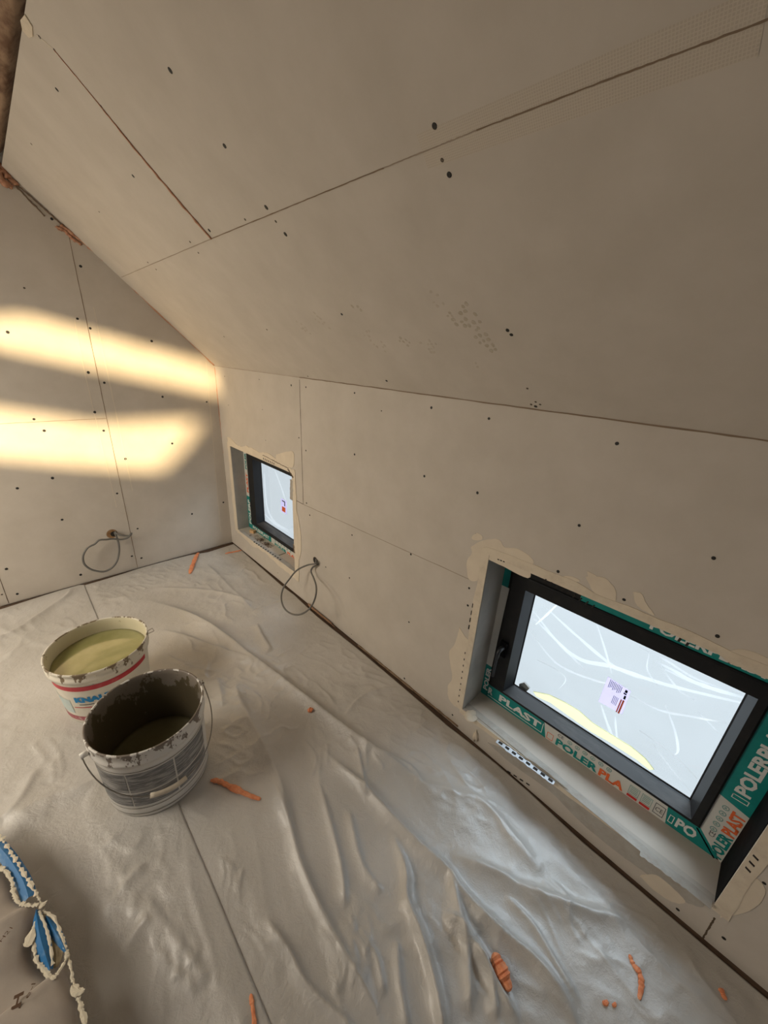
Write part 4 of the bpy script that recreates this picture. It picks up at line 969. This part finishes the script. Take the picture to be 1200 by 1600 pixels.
# bail: hangs down across the front
axis = math.radians(8); rt = .174; pts = []
for k in range(41):
    t = PI * k / 40; lat = math.cos(t); fo = math.sin(t)
    a = axis; ux = Vector((math.cos(a), math.sin(a), 0)); uy = Vector((math.sin(a), -math.cos(a), 0))
    Rr = rt + .010 - .0 * fo
    pts.append(C2 + ux*lat*(Rr+.006) + uy*fo*(Rr+.004) + Vector((0, 0, .272 - .150*fo**.8)))
b = MB(); b.tube(pts, .0019, 8); ba = b.build('bail_wire', M['steel'], p2, smooth=True)
b = MB(); b.tube(pts[19:27], .0075, 12); b.build('bail_grip', M['plaster'], ba, smooth=True)
for s_ in (pts[0], pts[-1]):
    d = (s_ - C2); d.z = 0; d.normalize(); b = MB(); b.tube([s_ - d*.016, s_ + d*.003], .009, 10); b.build('bail_lug', M['pail2'], p2, smooth=True)
def water(C, r, z, m, label, gout):
    vs = []; fs = []; N = 64; K = 14
    for k in range(K+1):
        R = (r(z) - .0035) * k / K
        for i in range(N):
            a = 2*PI*i/N; x, y = R*math.cos(a), R*math.sin(a); h = .0015*(float(fbm(x*14+3, y*14+3, 2))-.5) if k < K else .001
            vs.append((C.x + x, C.y + y, C.z + z + h))
    for k in range(K):
        for i in range(N): fs.append((k*N+i, (k+1)*N+i, (k+1)*N+(i+1) % N, k*N+(i+1) % N))
    n = len(vs)
    for i in range(N): a = 2*PI*i/N; R = r(.01) - .0045; vs.append((C.x + R*math.cos(a), C.y + R*math.sin(a), C.z + .0075))
    for i in range(N): fs.append((K*N+i, n+i, n+(i+1) % N, K*N+(i+1) % N))
    fs.append(tuple(n+i for i in range(N-1, -1, -1)))
    tag(mesh_obj('water', vs, fs, m, origin=C + Vector((0, 0, .0075)), smooth=True), label, 'water')
water(C1, r1, .218, M['water1'], 'cloudy green water filling the red striped pail', 0)
water(C2, r2, .085, M['water2'], 'dark murky water low in the front pail with the wire bail', 0)

# ------------------------------------------------------------------ cables and their sockets
def socket(pl, p, r, parent, m_in, ring):
    c = pl.at(*pl.px(*p), 0); b = MB(); N = 20
    prof = [(r*1.06, .0006), (r, .0012), (r*.97, .0010)]
    P = lambda R, a, h: c + pl.u*R*math.cos(a) + pl.v*R*math.sin(a) + pl.n*h
    vs = [P(R, 2*PI*k/N, h) for R, h in prof for k in range(N)]; fs = [(i*N+k, i*N+(k+1) % N, (i+1)*N+(k+1) % N, (i+1)*N+k) for i in range(2) for k in range(N)]
    b.add(vs, fs, 0); b.add([P(r*.97, 2*PI*k/N, .0010) for k in range(N)], [tuple(range(N))], 1)
    b.add([P(r*.6, 2*PI*k/N, .0014) + pl.u*r*.3 - pl.v*r*.1 for k in range(N)], [tuple(range(N))], 2)
    return b.build('cable_hole', [ring, m_in, M['slot']], parent), c
h1, hc1 = socket(END, (175, 834), .030, wall_back, mat('brown_hole', (0.20, 0.10, 0.04), .9, color2=(.32, .18, .08), scale=60), M['joint_faint'])
h2, hc2 = socket(KNEE, (493, 876), .022, wall_right, M['slot'], M['gap'])
def cable(pl, pts, r, label, origin):
    P = [pl.at(*pl.px(x, y, h), h) for x, y, h in pts]; b = MB(); b.tube(spline(P, 8), r, 10)
    return tag(b.build('electrical_cable', M['cable'], origin=origin, smooth=True), label, 'cable')
cable(END, [(180,831,.0),(183,834,.02),(190,836,.035),(203,837,.05),(205,833,.055),(200,840,.05),(189,843,.045),(176,842,.04),(166,843,.045),(155,844,.05),(148,850,.05),(137,856,.05),(130,868,.05),(131,880,.05),(139,888,.05),(150,892,.05),(163,893,.05),(175,887,.05),(183,876,.045),(186,862,.04),(185,848,.03),(181,836,.015),(179,832,.0)],
      .0058, 'grey cable looped out of a hole in the sunlit end wall', hc1)
cable(KNEE, [(494,874,.0),(494,878,.02),(491,881,.03),(480,883,.05),(464,891,.08),(452,905,.11),(443,918,.14),(439.5,932,.17),(442,946,.19),(450,956,.20),(462,960.5,.20),(474,958,.19),(486,948,.16),(493,932,.12),(494,916,.08),(490,903,.04),(486,893,.03),(489,886,.02),(496,882,.01),(494,876,.0)],
      .0048, 'grey cable looped out of the hole beside the small window', hc2)

# ------------------------------------------------------------------ foam scraps and splinters on the floor
dg0 = {}
SHEETS = [o for o in COL.objects if o.name.startswith('dust_sheet')]
from mathutils.bvhtree import BVHTree
BV = []
for o in SHEETS: BV.append(BVHTree.FromPolygons([v.co for v in o.data.vertices], [p.vertices for p in o.data.polygons]))
def ground(x, y):
    z = float(dip(y))
    for t in BV:
        h = t.ray_cast(Vector((x, y, .5)), Vector((0, 0, -1)))
        if h[0] is not None: z = max(z, h[0].z + .0008)
    return z
def scrap(pts, r, label, flat=.6, n=5, lump_=.5, m=None, name='foam_scrap', cat='foam scrap', z=None, arch=0):
    P = [on_floor(*p) for p in pts]; P = spline([(a, min(c, EY - .02), 0) for a, c in P], n); N = len(P); rr = []
    rm = r[1]
    for i in range(N):
        t = i/(N-1); rr.append((r[0] + (r[1]-r[0])*math.sin(PI*t)**.5) * (1 - lump_/2 + lump_*random.random()))
    Q = [Vector((p.x, p.y, ground(p.x, p.y) + rr[i]*flat*.85 + arch*math.sin(PI*i/(N-1)))) for i, p in enumerate(P)]
    b = MB(); b.tube(Q, rr, 8, flat=flat); c = Q[N//2].copy(); c.z = ground(c.x, c.y)
    return tag(b.build(name, m or M['foam_scrap'], origin=c), label, cat)
scrap([(330,1222),(345,1225),(365,1235),(385,1244),(407,1252)], (.005, .010), 'long crinkled orange foam strip beside the wire bailed pail')
scrap([(770,1499),(777,1515),(785,1532),(793,1550)], (.008, .018), 'thick orange foam chunk in the folds at the bottom of the photo', flat=.8, lump_=.3)
scrap([(982,1494),(988,1510),(998,1525),(1000,1545),(996,1565)], (.002, .007), 'thin curved orange foam sliver on the sheet below the large window', flat=.4)
scrap([(392,1556),(395,1575),(398,1600),(400,1620)], (.002, .005), 'narrow orange foam sliver cut by the bottom edge of the photo', flat=.5)
scrap([(482,1118),(485,1118),(488,1119)], (.008, .010), 'small round orange foam crumb in the middle of the sheet', flat=.8, n=3)
scrap([(310,865),(306,873),(302,884),(297,898)], (.008, .014), 'long pinkish foam strip near the end wall', flat=.5)
scrap([(352,867),(364,865),(378,861)], (.004, .009), 'flat pinkish foam sliver in the corner under the small window', flat=.4)
scrap([(1122,1548),(1126,1556),(1130,1566)], (.004, .007), 'small brownish foam flake near the wall at the lower right', flat=.4)
scrap([(940,1570),(944,1571),(948,1568)], (.003, .005), 'tiny reddish foam crumb left of the thin curved sliver', flat=.5, n=3)
scrap([(955,1574),(958,1574),(960,1570)], (.002, .004), 'tiniest reddish foam crumb between the curved sliver and its neighbour', flat=.5, n=3)
b = MB()
K0 = [KNEE.at(*KNEE.px(*p), .006) for p in [(484,944),(492,953),(502,962),(512,972),(521,978)]]
for dz, rr in [(.004, .007), (.010, .004)]:
    b.tube([Vector((q.x - .004, q.y, max(q.z, .008) + dz)) for q in spline(K0, 3)], [rr*random.uniform(.6, 1.3)*(1 - i/26) for i in range(13)], 6)
for k in range(5):
    q = K0[2 + k % 3]; b.tube([Vector((q.x-.004, q.y, max(q.z, .01))), Vector((q.x - .012, q.y - .03 - .02*random.random(), max(q.z, .01) + random.uniform(.005, .02)))], [.003, .0006], 5)
tag(b.build('wood_splinter', mat('splintered_wood', (.34, .20, .12), .85, color2=(.22, .12, .07), scale=40, stretch=(1, .3, 1)), origin=(WX - .01, 1.5, .005)), 'splintered brown wood sliver at the foot of the wall under the cable', 'wood splinter')
P = [KNEE.at(*KNEE.px(*p), .003) for p in [(560,1012),(600,1045),(640,1078),(680,1112),(715,1138)]]
b = MB(); b.tube([Vector((q.x, q.y, .006)) for q in spline(P, 6)], [.005*random.uniform(.7, 1.2) for _ in range(25)], 6)
tag(b.build('wood_batten', mat('grey_brown_batten', (.26, .18, .12), .85, color2=(.14, .09, .05), scale=50), origin=(WX - .003, .9, .001)), 'thin brown batten edge showing between the sheet and the wall', 'batten')

# ------------------------------------------------------------------ torn paper sack, lower left
M['paper'] = mat('grey_paper', (0.40, 0.355, 0.31), 0.85, color2=(0.46, 0.41, 0.36), scale=9, bump=(25, .35))
M['torn'] = mat('torn_white_paper', (0.72, 0.66, 0.52), 0.9, bump=(80, .6))
M['liner'] = mat('blue_sack_print', (0.02, 0.17, 0.42), 0.5, color2=(0.22, 0.36, 0.52), scale=35, contrast=(.5, .72), stretch=(1, .4, 1))
M['liner_in'] = mat('sack_inner_paper', (0.46, 0.38, 0.24), 0.85)
SK = Plane((0, 0, .15), (1, 0, 0), (0, 1, 0))
def sk(x, y, z=.15): d = ray(x, y); t = (z - CAM.z)/d.z; q = CAM + d*t; return q
sack = empty('paper_sack', sk(20, 1560, 0)); tag(sack, 'torn grey paper sack with blue liner strips at the lower left corner', 'sack')
# top face follows a line of lip points; body continues to the left and towards the viewer
lip = [(-60,1275),(-10,1335),(0,1358),(12,1372),(22,1390),(28,1405),(42,1413),(56,1414),(54,1450),(50,1478),(50,1500),(62,1520),(80,1530),(98,1513),(108,1535),(118,1560),(120,1580),(124,1610),(128,1650)]
L = spline([sk(x, y, .14) for x, y in lip], 4); n = len(L)
vs = []; fs = []; K = 16
for i, p in enumerate(L):
    for k in range(K+1):
        t = k/K; q = p + Vector((-.38*t, -.08*t, 0)); 
        z = .14 + .045*math.sin(PI*min(t*1.05, 1))**.6 + .010*(float(fbm(q.x*14, q.y*9, 4))-.5)*min(1, t*6) + .006*math.sin(q.y*60 + q.x*40)*min(1, t*5)*(1-t)
        vs.append((q.x, q.y, z))
for i in range(n-1):
    for k in range(K): a = i*(K+1)+k; fs.append((a, a+K+1, a+K+2, a+1))
m0 = len(vs)
for i, p in enumerate(L):
    for (dx, z) in ((-.012, .09), (-.02, .04), (-.03, .008)): vs.append((p.x + dx, p.y, z + float(dip(p.y))))
for i in range(n-1):
    a = i*(K+1); c_ = m0 + i*3
    fs.append((a, c_, c_+3, a+K+1)); fs.append((c_, c_+1, c_+4, c_+3)); fs.append((c_+1, c_+2, c_+5, c_+4))
# far end and left side skirts
for i in range(n-1):
    a = i*(K+1)+K; v0 = Vector(vs[a]); v1 = Vector(vs[a+K+1]); k0 = len(vs); vs += [(v0.x, v0.y, .008 + float(dip(v0.y))), (v1.x, v1.y, .008 + float(dip(v1.y)))]; fs.append((a, a+K+1, k0+1, k0))
for k in range(K):
    for row in (0, n-1):
        a = row*(K+1)+k; v0 = Vector(vs[a]); v1 = Vector(vs[a+1]); k0 = len(vs); vs += [(v0.x, v0.y, .008 + float(dip(v0.y))), (v1.x, v1.y, .008 + float(dip(v1.y)))]; fs.append((a, a+1, k0+1, k0))
mesh_obj('sack_body', vs, fs, M['paper'], sack, smooth=True)
def ribbon(pts, w_, m, name, z=.15, thick=.0012, n_=5, jag=.0, taper=True, parent=sack, side=0.0):
    P = spline([sk(x, y, zz) for x, y, zz in [(p[0], p[1], p[2] if len(p) > 2 else z) for p in pts]], n_); lo, hi = [], []
    for i, p in enumerate(P):
        t = i/(len(P)-1); d = (P[min(i+1, len(P)-1)] - P[max(i-1, 0)]).normalized(); nn = Vector((-d.y, d.x, 0)).normalized()
        ww = w_ * ((.25 + math.sin(PI*t)) if taper else 1) + random.uniform(-1, 1)*jag
        lo.append(p - nn*ww/2); hi.append(p + nn*(ww/2 + random.uniform(0, 1)*jag))
    N = len(P); vs = lo + [ (a+b_)/2 + Vector((0, 0, thick)) for a, b_ in zip(lo, hi)] + hi
    fs = [(i, i+1, N+i+1, N+i) for i in range(N-1)] + [(N+i, N+i+1, 2*N+i+1, 2*N+i) for i in range(N-1)]
    return mesh_obj(name, [tuple(v) for v in vs], fs, m, parent)
ribbon([(-50,1270),(0,1325),(20,1350),(38,1380),(46,1405)], .030, M['liner'], 'liner_strip', z=.143, taper=False, thick=.008)
ribbon([(-30,1280),(2,1312),(18,1337),(38,1368),(58,1402),(66,1418)], .005, M['torn'], 'torn_edge', z=.150, jag=.007, taper=False, n_=14)
ribbon([(-2,1356),(8,1362),(18,1378),(20,1395),(28,1410),(44,1415),(60,1414)], .006, M['torn'], 'torn_edge', z=.152, jag=.0035, n_=9, taper=False)
ribbon([(58,1424),(62,1455),(68,1480),(80,1517)], .026, M['liner'], 'liner_strip', z=.150, thick=.010)
ribbon([(72,1432),(84,1452),(95,1470),(104,1488)], .014, M['liner'], 'liner_strip', z=.146, thick=.006)
ribbon([(68,1428),(80,1458),(88,1490),(88,1512)], .022, M['liner_in'], 'sack_inner', z=.143, thick=.002)
ribbon([(60,1424),(70,1446),(78,1478),(82,1508)], .004, M['torn'], 'torn_edge', z=.156, jag=.002, n_=8, taper=False)
ribbon([(54,1440),(52,1470),(56,1500),(70,1518),(81,1530),(92,1518),(104,1498),(104,1488)], .006, M['torn'], 'torn_edge', z=.154, jag=.0035, n_=9, taper=False)
ribbon([(66,1424),(84,1435),(96,1465),(104,1490),(110,1515),(116,1540),(130,1550)], .004, M['torn'], 'torn_edge', z=.150, jag=.0035, n_=9, taper=False)
ribbon([(112,1540),(118,1550),(132,1548)], .012, M['torn'], 'torn_edge', z=.150, jag=.002)
ribbon([(120,1555),(126,1575),(132,1600),(138,1630)], .006, M['torn'], 'torn_edge', z=.146, jag=.0035, n_=9, taper=False)
ribbon([(40,1480),(46,1470),(52,1450)], .016, M['torn'], 'torn_edge', z=.158, jag=.003)
def sack_text(s, p, q, hgt, bold=.02):
    A_ = sk(*p, .176); B_ = sk(*q, .176); d = (B_ - A_); W_ = d.length; d.normalize(); nn = Vector((-d.y, d.x, 0))
    text_on(None, s, 0, 0, hgt, M['shaving'], sack, width=W_, off=bold, along=lambda a, c: A_ + d*a + nn*c)
sack_text('LH', (28, 1590), (38, 1548), .016); sack_text('e-l', (44, 1560), (56, 1536), .008, .0)
sack_text('H21', (2, 1472), (20, 1450), .008, .0)
